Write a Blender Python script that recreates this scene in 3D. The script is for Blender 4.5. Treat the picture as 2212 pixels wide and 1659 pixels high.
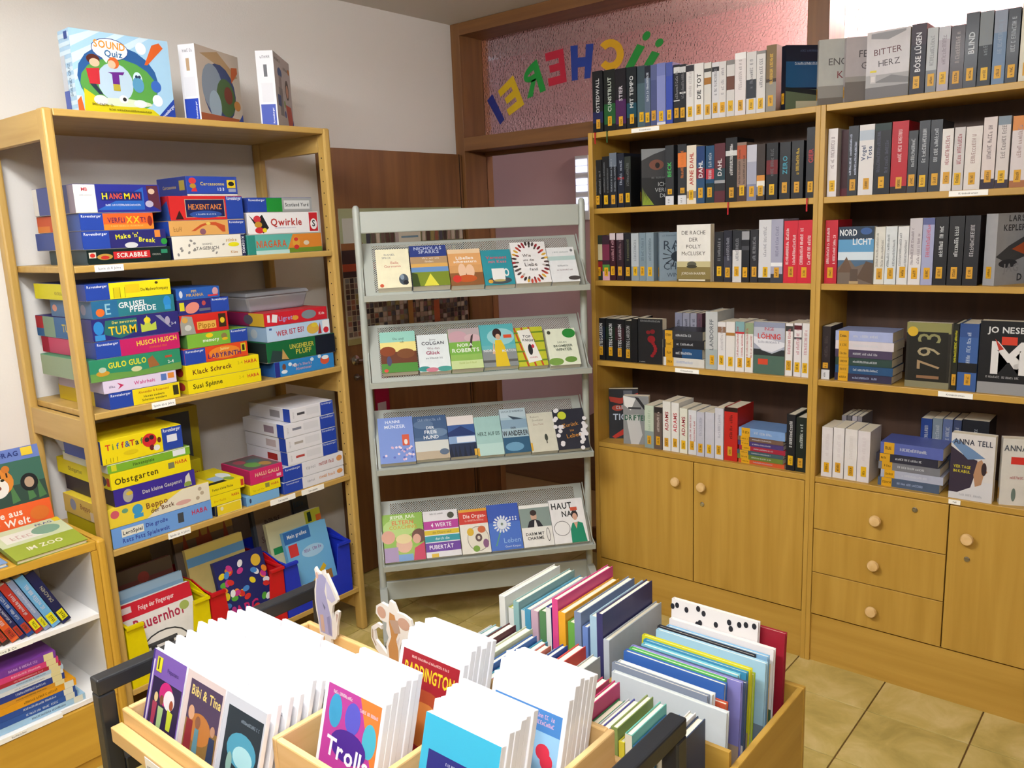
import bpy, bmesh, math, random
from mathutils import Matrix, Vector

for o in list(bpy.data.objects):
    bpy.data.objects.remove(o)
scene = bpy.context.scene
COL = scene.collection
R = math.radians
rnd = random.Random(7)

# ------------------------------------------------------------------ camera
def camera():
    yaw, pitch, roll = 0.6991, 0.1912, -0.0403
    f = Vector((math.cos(yaw)*math.cos(pitch), math.sin(yaw)*math.cos(pitch), -math.sin(pitch)))
    r = Vector((math.sin(yaw), -math.cos(yaw), 0))
    u = r.cross(f)
    r2 = r*math.cos(roll) + u*math.sin(roll)
    u2 = u*math.cos(roll) - r*math.sin(roll)
    cam = bpy.data.cameras.new('camera')
    cam.sensor_width = 36
    cam.lens = 1787.94/2212*36
    cam.clip_start = 0.05
    o = bpy.data.objects.new('camera', cam)
    COL.objects.link(o)
    o.matrix_world = Matrix(((r2.x, u2.x, -f.x, -3.1687), (r2.y, u2.y, -f.y, -2.9258), (r2.z, u2.z, -f.z, 1.6551), (0, 0, 0, 1)))
    scene.camera = o
camera()

# ------------------------------------------------------------------ light and exposure
scene.view_settings.view_transform = 'Standard'
scene.view_settings.look = 'None'
scene.view_settings.gamma = 1
scene.view_settings.use_curve_mapping = False
scene.view_settings.exposure = 0.0
w = bpy.data.worlds.new('world')
scene.world = w
w.use_nodes = True
w.node_tree.nodes['Background'].inputs[0].default_value = (0.9, 0.93, 1, 1)
w.node_tree.nodes['Background'].inputs[1].default_value = 0.35
CEILING_LAMPS = [((-2.75, -1.50, 2.45), 0.12, 1.20, 78.0), ((-3.55, -3.10, 2.45), 1.20, 0.12, 78.0)]   # place, size, strength (fixtures built with the room)
LAMP_COLOUR = (0.97, 0.985, 1.0)

# ------------------------------------------------------------------ helpers
def lin(h, a=1.0):
    if not isinstance(h, str): return (*h[:3], 1.0)
    v = []
    for i in (0, 2, 4):
        c = int(h[i:i+2], 16)/255
        v.append(c/12.92 if c <= 0.04045 else ((c+0.055)/1.055)**2.4)
    return (*v, a)

class NT:
    def __init__(s, m):
        m.use_nodes = True; s.t = m.node_tree; s.b = s.t.nodes['Principled BSDF']
    def n(s, typ, **kw):
        x = s.t.nodes.new(typ)
        for k, v in kw.items():
            if k.startswith('i_'): x.inputs[k[2:].replace('_', ' ')].default_value = v
            else: setattr(x, k, v)
        return x
    def l(s, a, b): s.t.links.new(a, b)

MAT = {}
def plain(name, col, rough=0.5, metal=0.0, **kw):
    m = bpy.data.materials.new(name); nt = NT(m); b = nt.b
    b.inputs['Base Color'].default_value = lin(col); b.inputs['Roughness'].default_value = rough; b.inputs['Metallic'].default_value = metal
    for k, v in kw.items(): b.inputs[k].default_value = v
    tc = nt.n('ShaderNodeTexCoord'); no = nt.n('ShaderNodeTexNoise', i_Scale=60.0)
    nt.l(tc.outputs['Object'], no.inputs['Vector'])
    mr = nt.n('ShaderNodeMapRange'); mr.inputs['To Min'].default_value = max(0, rough-0.06); mr.inputs['To Max'].default_value = min(1, rough+0.06)
    nt.l(no.outputs['Fac'], mr.inputs['Value']); nt.l(mr.outputs[0], b.inputs['Roughness'])
    MAT[name] = m; return m
def wood(name, c1, c2, axis, rough=0.42, scale=1.0):
    m = bpy.data.materials.new(name); nt = NT(m); b = nt.b
    tc = nt.n('ShaderNodeTexCoord'); mp = nt.n('ShaderNodeMapping')
    sc = [26*scale]*3; sc[axis] = 1.6*scale
    mp.inputs['Scale'].default_value = sc
    oi = nt.n('ShaderNodeObjectInfo'); mul = nt.n('ShaderNodeVectorMath', operation='MULTIPLY')
    mul.inputs[1].default_value = (9, 7, 5)
    nt.l(oi.outputs['Random'], mul.inputs[0]); ad = nt.n('ShaderNodeVectorMath', operation='ADD')
    nt.l(tc.outputs['Object'], ad.inputs[0]); nt.l(mul.outputs[0], ad.inputs[1]); nt.l(ad.outputs[0], mp.inputs['Vector'])
    no = nt.n('ShaderNodeTexNoise', i_Scale=1.0, i_Detail=4.0, i_Distortion=0.4)
    nt.l(mp.outputs[0], no.inputs['Vector'])
    cr = nt.n('ShaderNodeValToRGB'); cr.color_ramp.elements[0].color = lin(c1); cr.color_ramp.elements[1].color = lin(c2)
    cr.color_ramp.elements[0].position = 0.3; cr.color_ramp.elements[1].position = 0.7
    nt.l(no.outputs['Fac'], cr.inputs[0]); nt.l(cr.outputs[0], b.inputs['Base Color'])
    b.inputs['Roughness'].default_value = rough
    bp = nt.n('ShaderNodeBump', i_Strength=0.06, i_Distance=0.002); nt.l(no.outputs['Fac'], bp.inputs['Height']); nt.l(bp.outputs[0], b.inputs['Normal'])
    MAT[name] = m; return m
def colored(name, rough, coat=0.0):          # takes the object's own colour
    m = bpy.data.materials.new(name); nt = NT(m); b = nt.b
    oi = nt.n('ShaderNodeObjectInfo'); tc = nt.n('ShaderNodeTexCoord'); no = nt.n('ShaderNodeTexNoise', i_Scale=35.0, i_Detail=3.0)
    nt.l(tc.outputs['Object'], no.inputs['Vector'])
    mr = nt.n('ShaderNodeMapRange'); mr.inputs['To Min'].default_value = 0.74; mr.inputs['To Max'].default_value = 0.9
    nt.l(no.outputs['Fac'], mr.inputs['Value'])
    mx = nt.n('ShaderNodeVectorMath', operation='SCALE'); nt.l(oi.outputs['Color'], mx.inputs[0]); nt.l(mr.outputs[0], mx.inputs['Scale'])
    nt.l(mx.outputs[0], b.inputs['Base Color']); b.inputs['Roughness'].default_value = rough; b.inputs['Specular IOR Level'].default_value = 0.35
    b.inputs['Coat Weight'].default_value = coat; b.inputs['Coat Roughness'].default_value = 0.15
    MAT[name] = m; return m
def printed(name, rough, coat=0.0):          # flat print: colour stored per face
    m = bpy.data.materials.new(name); nt = NT(m); b = nt.b
    at = nt.n('ShaderNodeAttribute', attribute_name='Col'); sc_ = nt.n('ShaderNodeVectorMath', operation='SCALE'); sc_.inputs['Scale'].default_value = 0.82; nt.l(at.outputs['Color'], sc_.inputs[0]); nt.l(sc_.outputs[0], b.inputs['Base Color']); b.inputs['Specular IOR Level'].default_value = 0.3
    b.inputs['Roughness'].default_value = rough; b.inputs['Coat Weight'].default_value = coat; b.inputs['Coat Roughness'].default_value = 0.15
    MAT[name] = m; return m
colored('cover', 0.42, 0.05); colored('card', 0.45, 0.05); colored('plastic', 0.32); printed('print', 0.45, 0.0)
for i, a in enumerate('xyz'):
    wood('beech_'+a, 'ab8332', 'bd9542', i)
    wood('shelfwood_'+a, 'ae8a44', 'c09e5a', i)
    wood('dark_'+a, '6c4627', '80572f', i, 0.45)
    wood('yellow_'+a, 'b98c2c', 'ca9d38', i)
    wood('pine_'+a, 'd3ab6c', 'e3c08a', i, 0.5)
    wood('back_'+a, '3f281a', '4b3120', i, 0.6)
plain('pages', 'e9dfc8', 0.8); plain('metal', 'c8c8c6', 0.25, 1.0); plain('stand', 'a3a79f', 0.42); plain('blackmetal', '24262a', 0.38)
plain('white', 'f2f0ea', 0.55); plain('whitecab', 'eceae8', 0.5); plain('darkgap', '20140c', 0.8); plain('rubber', '3a3b3d', 0.6); plain('grey_plastic', '9a9d9f', 0.45)

class MB:
    def __init__(s): s.v = []; s.f = []; s.c = []
    def add(s, vs, fs, c=None):
        n = len(s.v); s.v += [tuple(p) for p in vs]
        for f in fs: s.f.append([n+i for i in f]); s.c.append(c)
        return s
    def box(s, x0, y0, z0, x1, y1, z1, c=None):
        x0, x1 = min(x0, x1), max(x0, x1); y0, y1 = min(y0, y1), max(y0, y1); z0, z1 = min(z0, z1), max(z0, z1)
        return s.add([(x0,y0,z0),(x1,y0,z0),(x1,y1,z0),(x0,y1,z0),(x0,y0,z1),(x1,y0,z1),(x1,y1,z1),(x0,y1,z1)],
                     [(0,3,2,1),(4,5,6,7),(0,1,5,4),(1,2,6,5),(2,3,7,6),(3,0,4,7)], c)
    def prism(s, pts, axis, a, b, c=None):       # polygon in the two other axes, extruded a..b along axis
        n = len(pts); vs = []
        for h in (a, b):
            for p in pts:
                q = list(p); q.insert(axis, h); vs.append(q)
        ar = sum(pts[i][0]*pts[(i+1) % n][1]-pts[(i+1) % n][0]*pts[i][1] for i in range(n))
        flip = (ar > 0) == (axis != 1)
        lo = list(range(n)); hi = [n+i for i in range(n)]
        fs = [lo[::-1] if flip else lo, hi if flip else hi[::-1]]
        for i in range(n):
            j = (i+1) % n
            fs.append((i, j, n+j, n+i) if flip else (j, i, n+i, n+j))
        return s.add(vs, fs, c)
    def cyl(s, p0, p1, r0, r1=None, n=16, c=None):
        p0, p1 = Vector(p0), Vector(p1); r1 = r0 if r1 is None else r1
        d = (p1-p0).normalized(); a = d.orthogonal().normalized(); b = d.cross(a); vs = []
        for p, r in ((p0, r0), (p1, r1)):
            for k in range(n):
                t = 2*math.pi*k/n; vs.append(p+a*(r*math.cos(t))+b*(r*math.sin(t)))
        fs = [(k, (k+1) % n, n+(k+1) % n, n+k) for k in range(n)]
        fs += [list(range(n))[::-1], list(range(n, 2*n))]
        return s.add(vs, fs, c)
    def lathe(s, prof, origin, axis, n=18, c=None):  # prof (r, h) along axis
        o = Vector(origin); d = Vector(axis).normalized(); a = d.orthogonal().normalized(); b = d.cross(a); vs = []
        for r, h in prof:
            for k in range(n):
                t = 2*math.pi*k/n; vs.append(o+d*h+a*(r*math.cos(t))+b*(r*math.sin(t)))
        fs = []
        for i in range(len(prof)-1):
            for k in range(n):
                j = (k+1) % n; fs.append((i*n+k, i*n+j, (i+1)*n+j, (i+1)*n+k))
        fs += [list(range(n))[::-1], [(len(prof)-1)*n+k for k in range(n)]]
        return s.add(vs, fs, c)
    def tube(s, path, r, n=8, c=None):
        for a, b in zip(path, path[1:]): s.cyl(a, b, r, r, n, c)
        return s
    def mesh(s, name):
        me = bpy.data.meshes.new(name); me.from_pydata(s.v, [], s.f); me.update()
        if any(c is not None for c in s.c):
            at = me.color_attributes.new('Col', 'FLOAT_COLOR', 'CORNER'); vals = []
            for f, c in zip(s.f, s.c): vals += list(lin(c if c is not None else 'ffffff'))*len(f)
            at.data.foreach_set('color', vals)
        return me

def obj(name, mb, mat, parent=None, M=None, color=None, bevel=0.0, smooth=False):
    me = mb if isinstance(mb, bpy.types.Mesh) else mb.mesh(name)
    if smooth:
        me.polygons.foreach_set('use_smooth', [True]*len(me.polygons)); me.set_sharp_from_angle(angle=0.7)
    if not me.materials: me.materials.append(MAT[mat])
    o = bpy.data.objects.new(name, me); COL.objects.link(o)
    if parent: o.parent = parent
    if M is not None: o.matrix_basis = M
    if color is not None: o.color = lin(color)
    if bevel:
        b = o.modifiers.new('bevel', 'BEVEL'); b.width = bevel; b.segments = 2; b.limit_method = 'ANGLE'
    return o
def tag(o, label=None, cat=None, group=None, kind=None):
    for k, v in (('label', label), ('category', cat), ('group', group), ('kind', kind)):
        if v: o[k] = v
    return o
def empty(name, loc=(0, 0, 0), rz=0):
    o = bpy.data.objects.new(name, None); o.empty_display_size = 0.05; COL.objects.link(o)
    o.matrix_basis = Matrix.Translation(loc) @ Matrix.Rotation(rz, 4, 'Z'); return o
def struct(name, mb, mat, parent=None, bevel=0.0, smooth=False):
    o = obj(name, mb, mat, parent, bevel=bevel, smooth=smooth)
    if not parent: o['kind'] = 'structure'
    return o
def B(*a): return MB().box(*a)
def TR(x, y, z, rz=0, rx=0, ry=0):
    return Matrix.Translation((x, y, z)) @ Matrix.Rotation(rz, 4, 'Z') @ Matrix.Rotation(ry, 4, 'Y') @ Matrix.Rotation(rx, 4, 'X')

# ---- lettering: glyph outlines of the built-in font, laid out by hand
GL = {}
def glyph(ch, bold):
    k = (ch, bold)
    if k in GL: return GL[k]
    cu = bpy.data.curves.new('glyph', 'FONT'); cu.body = ch; cu.resolution_u = 2; cu.fill_mode = 'FRONT'
    if bold: cu.offset = 0.022
    o = bpy.data.objects.new('glyph', cu); COL.objects.link(o)
    me = bpy.data.meshes.new_from_object(o)
    vs = [(v.co.x, v.co.y) for v in me.vertices]; fs = [tuple(p.vertices) for p in me.polygons]
    bpy.data.objects.remove(o); bpy.data.curves.remove(cu); bpy.data.meshes.remove(me)
    if vs:
        x0 = min(p[0] for p in vs); x1 = max(p[0] for p in vs)
        vs = [(a-x0+0.04, b) for a, b in vs]; wd = x1-x0+0.09
    else: wd = 0.3
    GL[k] = (vs, fs, wd); return GL[k]

class Pr:
    """a printed face: flat coloured shapes, each layer a hair above the last"""
    def __init__(s, w, h): s.w = w; s.h = h; s.L = []; s.k = 0
    def sh(s, pts, faces, c): s.L.append((pts, faces, c, s.k)); s.k += 1; return s
    def bands(s, acc, base):                             # one strip of stacked colour bands
        zs = sorted({0.0, 1.0} | {z for a in acc for z in a[:2]}); fs = []; cs = []; pts = []
        for z in zs: pts += [(0, z*s.h), (s.w, z*s.h)]
        for i in range(len(zs)-1):
            m = (zs[i]+zs[i+1])/2; c = base
            for a, b, cc in acc:
                if a <= m <= b: c = cc
            fs.append((2*i, 2*i+1, 2*i+3, 2*i+2)); cs.append(c)
        return s.sh(pts, fs, cs)
    def rect(s, x0, y0, x1, y1, c): return s.sh([(x0,y0),(x1,y0),(x1,y1),(x0,y1)], [(0,1,2,3)], c)
    def fr(s, x0, y0, x1, y1, c): return s.rect(x0*s.w, y0*s.h, x1*s.w, y1*s.h, c)
    def poly(s, pts, c): return s.sh(pts, [tuple(range(len(pts)))], c)
    def fpoly(s, pts, c): return s.poly([(a*s.w, b*s.h) for a, b in pts], c)
    def ell(s, cx, cy, rx, ry, c, n=18, rot=0.0):
        ca, sa = math.cos(rot), math.sin(rot); ps = []
        for k in range(n):
            x, y = rx*math.cos(2*math.pi*k/n), ry*math.sin(2*math.pi*k/n); ps.append((cx+x*ca-y*sa, cy+x*sa+y*ca))
        return s.poly(ps, c)
    def fell(s, cx, cy, rx, ry, c, rot=0.0): return s.ell(cx*s.w, cy*s.h, rx*s.w, ry*s.h, c, 18, rot)
    def text(s, t, cx, cy, size, c, rot=0.0, maxw=None, bold=False):
        g = [glyph(ch, bold) for ch in t]; W = sum(a[2] for a in g)*size
        sx = min(1.0, maxw/W) if maxw else 1.0
        ca, sa = math.cos(rot), math.sin(rot); x = -W*sx/2; pts = []; fs = []
        for vs, ff, wd in g:
            n = len(pts)
            for a, b in vs:
                px, py = x+a*size*sx, (b-0.34)*size; pts.append((cx+px*ca-py*sa, cy+px*sa+py*ca))
            fs += [tuple(n+i for i in f) for f in ff]; x += wd*size*sx
        return s.sh(pts, fs, c) if fs else s
    def ft(s, t, cx, cy, size, c, rot=0.0, maxw=0.92, bold=False): return s.text(t, cx*s.w, cy*s.h, size*s.h, c, rot, maxw*s.w, bold)
    def scrib(s, x0, y0, x1, y1, c, rot=False):          # unreadably small print: rows of letter-like strokes
        pts = []; fs = []
        if rot: L0, L1, a, b = y0, y1, x0, x1
        else: L0, L1, a, b = x0, x1, y0, y1
        hh = b-a; x = L0; th = hh*0.15
        def q(p, r, u, v):
            n = len(pts); qd = [(p, r), (u, r), (u, v), (p, v)]
            pts.extend([(a+b-yy, xx) if rot else (xx, yy) for xx, yy in qd]); fs.append((n, n+1, n+2, n+3))
        while x < L1-hh*0.5:
            if rnd.random() < 0.12: x += hh*0.4; continue
            wd = hh*rnd.uniform(0.38, 0.55); lo = a; hi = b-hh*rnd.choice((0, 0, 0.25)); k = rnd.randrange(6)
            q(x, lo, x+th, hi)
            if k in (0, 2, 4): q(x+wd-th, lo, x+wd, hi)
            if k in (0, 1, 3): q(x+th*.9, hi-th, x+wd, hi)
            if k in (1, 2, 5): q(x+th*.9, (lo+hi)/2-th/2, x+wd*.9, (lo+hi)/2+th/2)
            if k in (1, 3, 4, 5): q(x+th*.9, lo, x+wd, lo+th)
            x += wd+hh*0.16
        return s.sh(pts, fs, c) if fs else s
    def build(s, name, parent, o, u, v, n, mat='print'):
        mb = MB(); o, u, v, n = Vector(o), Vector(u), Vector(v), Vector(n)
        for pts, fs, c, k in s.L:
            off = n*(0.00025+0.00005*k)
            n0 = len(mb.c); mb.add([o+u*a+v*b+off for a, b in pts], fs, None if isinstance(c, list) else c)
            if isinstance(c, list): mb.c[n0:] = c
        if not mb.f: return None
        return obj(name, mb, mat, parent)

def cname(h):
    r, g, b = (int(h[i:i+2], 16) for i in (0, 2, 4)); mx, mn = max(r, g, b), min(r, g, b); v = mx; s = (mx-mn)/max(mx, 1)
    if s < 0.16: return 'black' if v < 60 else 'dark grey' if v < 110 else 'grey' if v < 165 else 'pale grey' if v < 210 else 'white'
    d = mx-mn
    hue = (60*((g-b)/d) % 360) if mx == r else 60*((b-r)/d)+120 if mx == g else 60*((r-g)/d)+240
    if v < 52: return 'black'
    if s < 0.28 and v > 190: return 'cream' if 20 < hue < 80 else 'pale lilac' if hue > 225 else 'pale blue' if hue > 150 else 'pale pink' if hue < 20 else 'pale green'
    nm = 'red' if hue < 14 or hue > 345 else 'orange' if hue < 38 else 'yellow' if hue < 68 else 'green' if hue < 160 else 'teal' if hue < 198 else 'blue' if hue < 248 else 'purple' if hue < 295 else 'pink'
    if nm == 'orange' and v < 165: return 'brown'
    if nm == 'yellow' and v < 140: return 'olive'
    return ('dark '+nm) if v < 120 else ('light '+nm) if (v > 190 and s < 0.5) else nm
ORD = 'first second third fourth fifth sixth seventh eighth ninth tenth eleventh twelfth thirteenth fourteenth fifteenth sixteenth seventeenth eighteenth nineteenth twentieth twenty-first twenty-second twenty-third twenty-fourth twenty-fifth'.split()

def book(M, t, h, d, col, label, group, spine=None, front=None, hard=False, name='book', back=None, cat='book', paper=None):
    """local frame: spine at x=0 facing -x, front cover at y=0 facing -y, z up"""
    c = 0.0022 if hard else 0.0010; e = 0.003 if hard else 0.0006
    mb = B(0, 0, 0, d, c, h); mb.box(0, t-c, 0, d, t, h); mb.box(0, c, 0, c, t-c, h)
    r = obj(name, mb, 'cover', None, M, col); tag(r, label, cat, group)
    obj('page_block', B(c, c, e, d-e, t-c, h-e), 'pages', r)
    if spine:
        p = Pr(t, h); p.stk = Pr(t, h); p.stk.k = 14; spine(p); p.build('spine_print', r, (0, t, 0), (0, -1, 0), (0, 0, 1), (-1, 0, 0)); p.stk.build('spine_label', r, (0, t, 0), (0, -1, 0), (0, 0, 1), (-1, 0, 0))
    if front:
        p = Pr(d, h); front(p); p.build('cover_print', r, (0, 0, 0), (1, 0, 0), (0, 0, 1), (0, -1, 0))
    if back:
        p = Pr(d, h); back(p); p.build('back_print', r, (d, t, 0), (-1, 0, 0), (0, 0, 1), (0, 1, 0))
    return r

# ================================================================== the room
WY, WX, CZ = 0.15, 0.11, 2.66
def mat_plaster(name, col, rough=0.9, bump=0.15):
    m = bpy.data.materials.new(name); nt = NT(m); b = nt.b
    tc = nt.n('ShaderNodeTexCoord'); no = nt.n('ShaderNodeTexNoise', i_Scale=140.0, i_Detail=4.0); nt.l(tc.outputs['Object'], no.inputs['Vector'])
    n2 = nt.n('ShaderNodeTexNoise', i_Scale=1.3, i_Detail=2.0); nt.l(tc.outputs['Object'], n2.inputs['Vector'])
    cr = nt.n('ShaderNodeValToRGB'); c = lin(col)
    cr.color_ramp.elements[0].color = (c[0]*0.95, c[1]*0.95, c[2]*0.95, 1); cr.color_ramp.elements[1].color = c
    nt.l(n2.outputs['Fac'], cr.inputs[0]); nt.l(cr.outputs[0], b.inputs['Base Color']); b.inputs['Roughness'].default_value = rough
    bp = nt.n('ShaderNodeBump', i_Strength=bump, i_Distance=0.003); nt.l(no.outputs['Fac'], bp.inputs['Height']); nt.l(bp.outputs[0], b.inputs['Normal'])
    MAT[name] = m
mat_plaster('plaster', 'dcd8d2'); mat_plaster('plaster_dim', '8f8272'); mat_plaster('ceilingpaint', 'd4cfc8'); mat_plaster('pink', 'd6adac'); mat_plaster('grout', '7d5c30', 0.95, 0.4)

def mat_tile():
    m = bpy.data.materials.new('tile'); nt = NT(m); b = nt.b
    tc = nt.n('ShaderNodeTexCoord'); oi = nt.n('ShaderNodeObjectInfo')
    ad = nt.n('ShaderNodeVectorMath', operation='MULTIPLY_ADD'); ad.inputs[1].default_value = (11, 17, 23)
    nt.l(oi.outputs['Random'], ad.inputs[0]); nt.l(tc.outputs['Object'], ad.inputs[2])
    no = nt.n('ShaderNodeTexNoise', i_Scale=6.0, i_Detail=5.0, i_Roughness=0.6, i_Distortion=0.6); nt.l(ad.outputs[0], no.inputs['Vector'])
    cr = nt.n('ShaderNodeValToRGB'); e = cr.color_ramp.elements
    e[0].position = 0.32; e[0].color = lin('a6934f'); e[1].position = 0.68; e[1].color = lin('d2bd80')
    x = e.new(0.5); x.color = lin('bfa962')
    nt.l(no.outputs['Fac'], cr.inputs[0]); nt.l(cr.outputs[0], b.inputs['Base Color'])
    b.inputs['Roughness'].default_value = 0.38
    bp = nt.n('ShaderNodeBump', i_Strength=0.12, i_Distance=0.004); nt.l(no.outputs['Fac'], bp.inputs['Height']); nt.l(bp.outputs[0], b.inputs['Normal'])
    MAT['tile'] = m
mat_tile()
floor = struct('floor', B(-4.6, -4.3, -0.12, WX+0.2, WY, -0.006), 'grout')
T = 0.3109; g = 0.0045
tile_me = B(0, 0, -0.012, T-g, T-g, 0).mesh('tile')
ty, tx = -2.1826, -0.502
for i in range(-12, 3):
    for j in range(-7, 9):
        x, y = tx+i*T+g/2, ty+j*T+g/2
        if x+T > WX+0.02 or y+T > WY-0.005 or x < -4.25 or y < -4.3: 
            if not (x+T > WX+0.02 or y+T > WY-0.005): continue
            if x > WX-0.02 or y > WY-0.02 or x < -4.25 or y < -4.3: continue
            obj('tile', B(0, 0, -0.012, min(T-g, WX-x-0.002), min(T-g, WY-y-0.002), 0), 'tile', floor, Matrix.Translation((x, y, 0)), bevel=0.0015); continue
        obj('tile', tile_me, 'tile', floor, Matrix.Translation((x, y, 0)), bevel=0.0015)
struct('ceiling', B(-4.6, -4.3, CZ, 1.1, WY+0.4, CZ+0.1), 'ceilingpaint')
struct('wall_left', B(-4.6, WY, 0, 0.33, WY+0.12, CZ), 'plaster')
struct('wall_rear', B(-4.6, -4.3, 0, 0.11, -4.2, CZ), 'plaster_dim')  # walls out of view, plaster darkened to cut bounced fill light
struct('wall_camera_side', B(-4.7, -4.3, 0, -4.6, WY, CZ), 'plaster_dim')

m = bpy.data.materials.new('diffuser'); nt = NT(m); nt.b.inputs['Emission Color'].default_value = (*LAMP_COLOUR, 1); MAT['diffuser'] = m
for loc, sx, sy, st in CEILING_LAMPS:
    nt.b.inputs['Emission Strength'].default_value = CEILING_LAMPS[0][3]
    cl_ = empty('ceiling_lamp', (loc[0], loc[1], CZ)); tag(cl_, 'long fluorescent ceiling lamp with white diffuser above the %s' % ('cart' if sx < sy else 'rear of the room'), 'lamp', 'fluorescent ceiling lamps')
    obj('housing', B(-sx/2-.01, -sy/2-.01, loc[2]-CZ+0.101, sx/2+.01, sy/2+.01, -0.0005), 'white', cl_, bevel=0.004)
    obj('diffuser', B(-sx/2, -sy/2, loc[2]-CZ, sx/2, sy/2, loc[2]-CZ+0.10), 'diffuser', cl_)

# wooden door set into the left wall, a handle near its far edge, a collage poster on it
door = struct('door_1', B(-0.775, WY-0.045, 0.006, 0.100, WY+0.002, 2.018), 'dark_z', bevel=0.002)
obj('door_frame', B(-0.80, WY-0.055, 0.0, -0.776, WY+0.001, 2.03), 'dark_z', door, bevel=0.002)
obj('groove', B(0.080, WY-0.0475, 0.0, 0.0835, WY-0.044, 2.018), 'darkgap', door)
hb = MB(); hb.lathe([(0.024, 0), (0.024, 0.006), (0.010, 0.010), (0.010, 0.035)], (-0.70, WY-0.045, 1.055), (0, -1, 0)); hb.cyl((-0.71, WY-0.078, 1.055), (-0.60, WY-0.078, 1.053), 0.009, 0.009, 12)
obj('door_handle', hb, 'metal', door, smooth=True)
kb = MB(); kb.lathe([(0.016, 0), (0.016, 0.005), (0.004, 0.006), (0.004, 0.03), (0.011, 0.031), (0.011, 0.034)], (-0.70, WY-0.045, 0.975), (0, -1, 0))
obj('lock', kb, 'metal', door, smooth=True)
po = obj('poster', B(-0.735, WY-0.049, 1.128, 0.075, WY-0.0455, 1.752), 'card', color='b9ab8f')
tag(po, 'collage poster of many small pictures pinned to the dark wooden door', 'poster')
p = Pr(0.81, 0.624)
p.fr(0, 0.72, 1, 1, 'a9ad86'); p.fr(0.02, 0.70, 0.14, 0.93, 'c9c8bd'); p.fr(0.0, 0.69, 0.16, 0.75, '8a5a34')
p.fr(0, 0.50, 1, 0.70, '3d2b2a'); p.fr(0, 0.545, 1, 0.60, 'a8482b'); p.fr(0, 0, 1, 0.045, 'a5975f')
pal = '8b6f63 5a4138 a58c7c 443532 c0a896 6d5a4f 97604a b8a9a2 3b302f 7d7a77 9a8a55 4d4a52 c7b7a4 835c5c'.split()
for i in range(30):
    for j in range(11):
        p.fr(0.01+i*0.033, 0.06+j*0.040, 0.038+i*0.033, 0.095+j*0.040, rnd.choice(pal))
for i in range(22): p.fr(0.17+i*0.037, 0.74, 0.20+i*0.037, 0.83, rnd.choice(pal)); p.fr(0.17+i*0.037, 0.62, 0.2+i*0.037, 0.69, rnd.choice(pal))
p.fr(0.42, 0.70, 0.60, 0.84, 'd8d2bf'); p.fr(0.44, 0.77, 0.58, 0.785, '7a97a8'); p.fr(0.46, 0.05, 0.50, 0.32, 'a8783c'); p.fr(0.68, 0.08, 0.73, 0.26, 'b05a35')
p.build('collage_print', po, (-0.735, WY-0.049, 1.128), (1, 0, 0), (0, 0, 1), (0, -1, 0))
fo = obj('hanging_folder', B(-0.60, WY-0.058, 0.765, -0.515, WY-0.0455, 0.955), 'card', color='a5103a', bevel=0.002)
tag(fo, 'crimson folder with pale label hanging on the dark wooden door', 'folder')
p = Pr(0.085, 0.19); p.fr(0.08, 0.02, 0.72, 0.34, 'c8b2b4'); p.build('label_print', fo, (-0.60, WY-0.058, 0.765), (1, 0, 0), (0, 0, 1), (0, -1, 0))

# glazed wooden partition towards the pink hallway
GX = 0.28
part = struct('wall_partition', B(0.125, -4.2, 0, 0.20, -1.02, 2.04), 'dark_z')
def fr(*a): return obj('frame_post', B(*a), 'dark_z', part, bevel=0.002)
def fy(nm, *a): return obj(nm, B(*a), 'dark_y', part, bevel=0.002)
fr(WX, 0.088, 0, GX+0.05, WY-0.001, CZ); fr(WX, -1.772, 2.10, GX+0.05, -1.69, 2.60); fr(WX, -1.02, 0, GX+0.05, -0.965, 2.04)
fy('top_rail', WX, -4.2, 2.60, GX+0.05, 0.089, CZ-0.001); fy('middle_rail', WX, -4.2, 2.033, GX+0.05, 0.089, 2.10)
fr(WX, -3.3, 2.10, GX+0.05, -3.25, 2.60)
fy('glazing_bead', GX-0.012, -0.97, 2.012, GX+0.012, 0.089, 2.034); fy('glazing_bead', GX-0.012, -0.97, 0.0, GX+0.012, 0.089, 0.06)
def mat_glass():
    m = bpy.data.materials.new('pattern_glass'); nt = NT(m); b = nt.b
    b.inputs['Base Color'].default_value = lin('f6e6ea'); b.inputs['Roughness'].default_value = 0.05; b.inputs['Transmission Weight'].default_value = 1.0; b.inputs['IOR'].default_value = 1.45
    tc = nt.n('ShaderNodeTexCoord'); mp = nt.n('ShaderNodeMapping'); mp.inputs['Scale'].default_value = (1, 85, 75)
    nt.l(tc.outputs['Object'], mp.inputs['Vector'])
    vo = nt.n('ShaderNodeTexVoronoi', i_Scale=1.0); vo.distance = 'CHEBYCHEV'; nt.l(mp.outputs[0], vo.inputs['Vector'])
    bp = nt.n('ShaderNodeBump', i_Strength=0.6, i_Distance=0.007); nt.l(vo.outputs['Distance'], bp.inputs['Height']); nt.l(bp.outputs[0], b.inputs['Normal'])
    MAT['pattern_glass'] = m
    m = bpy.data.materials.new('clear_glass'); nt = NT(m); b = nt.b
    b.inputs['Roughness'].default_value = 0.02; b.inputs['Transmission Weight'].default_value = 1.0; b.inputs['IOR'].default_value = 1.05
    MAT['clear_glass'] = m
mat_glass()
wn = struct('window_1', B(GX-0.003, -1.69, 2.10, GX+0.003, 0.088, 2.60), 'pattern_glass')
wn = struct('window_2', B(GX-0.003, -3.25, 2.10, GX+0.003, -1.772, 2.60), 'pattern_glass')
wn = struct('window_3', B(GX-0.002, -0.965, 0.06, GX+0.002, 0.088, 2.012), 'clear_glass')

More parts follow.
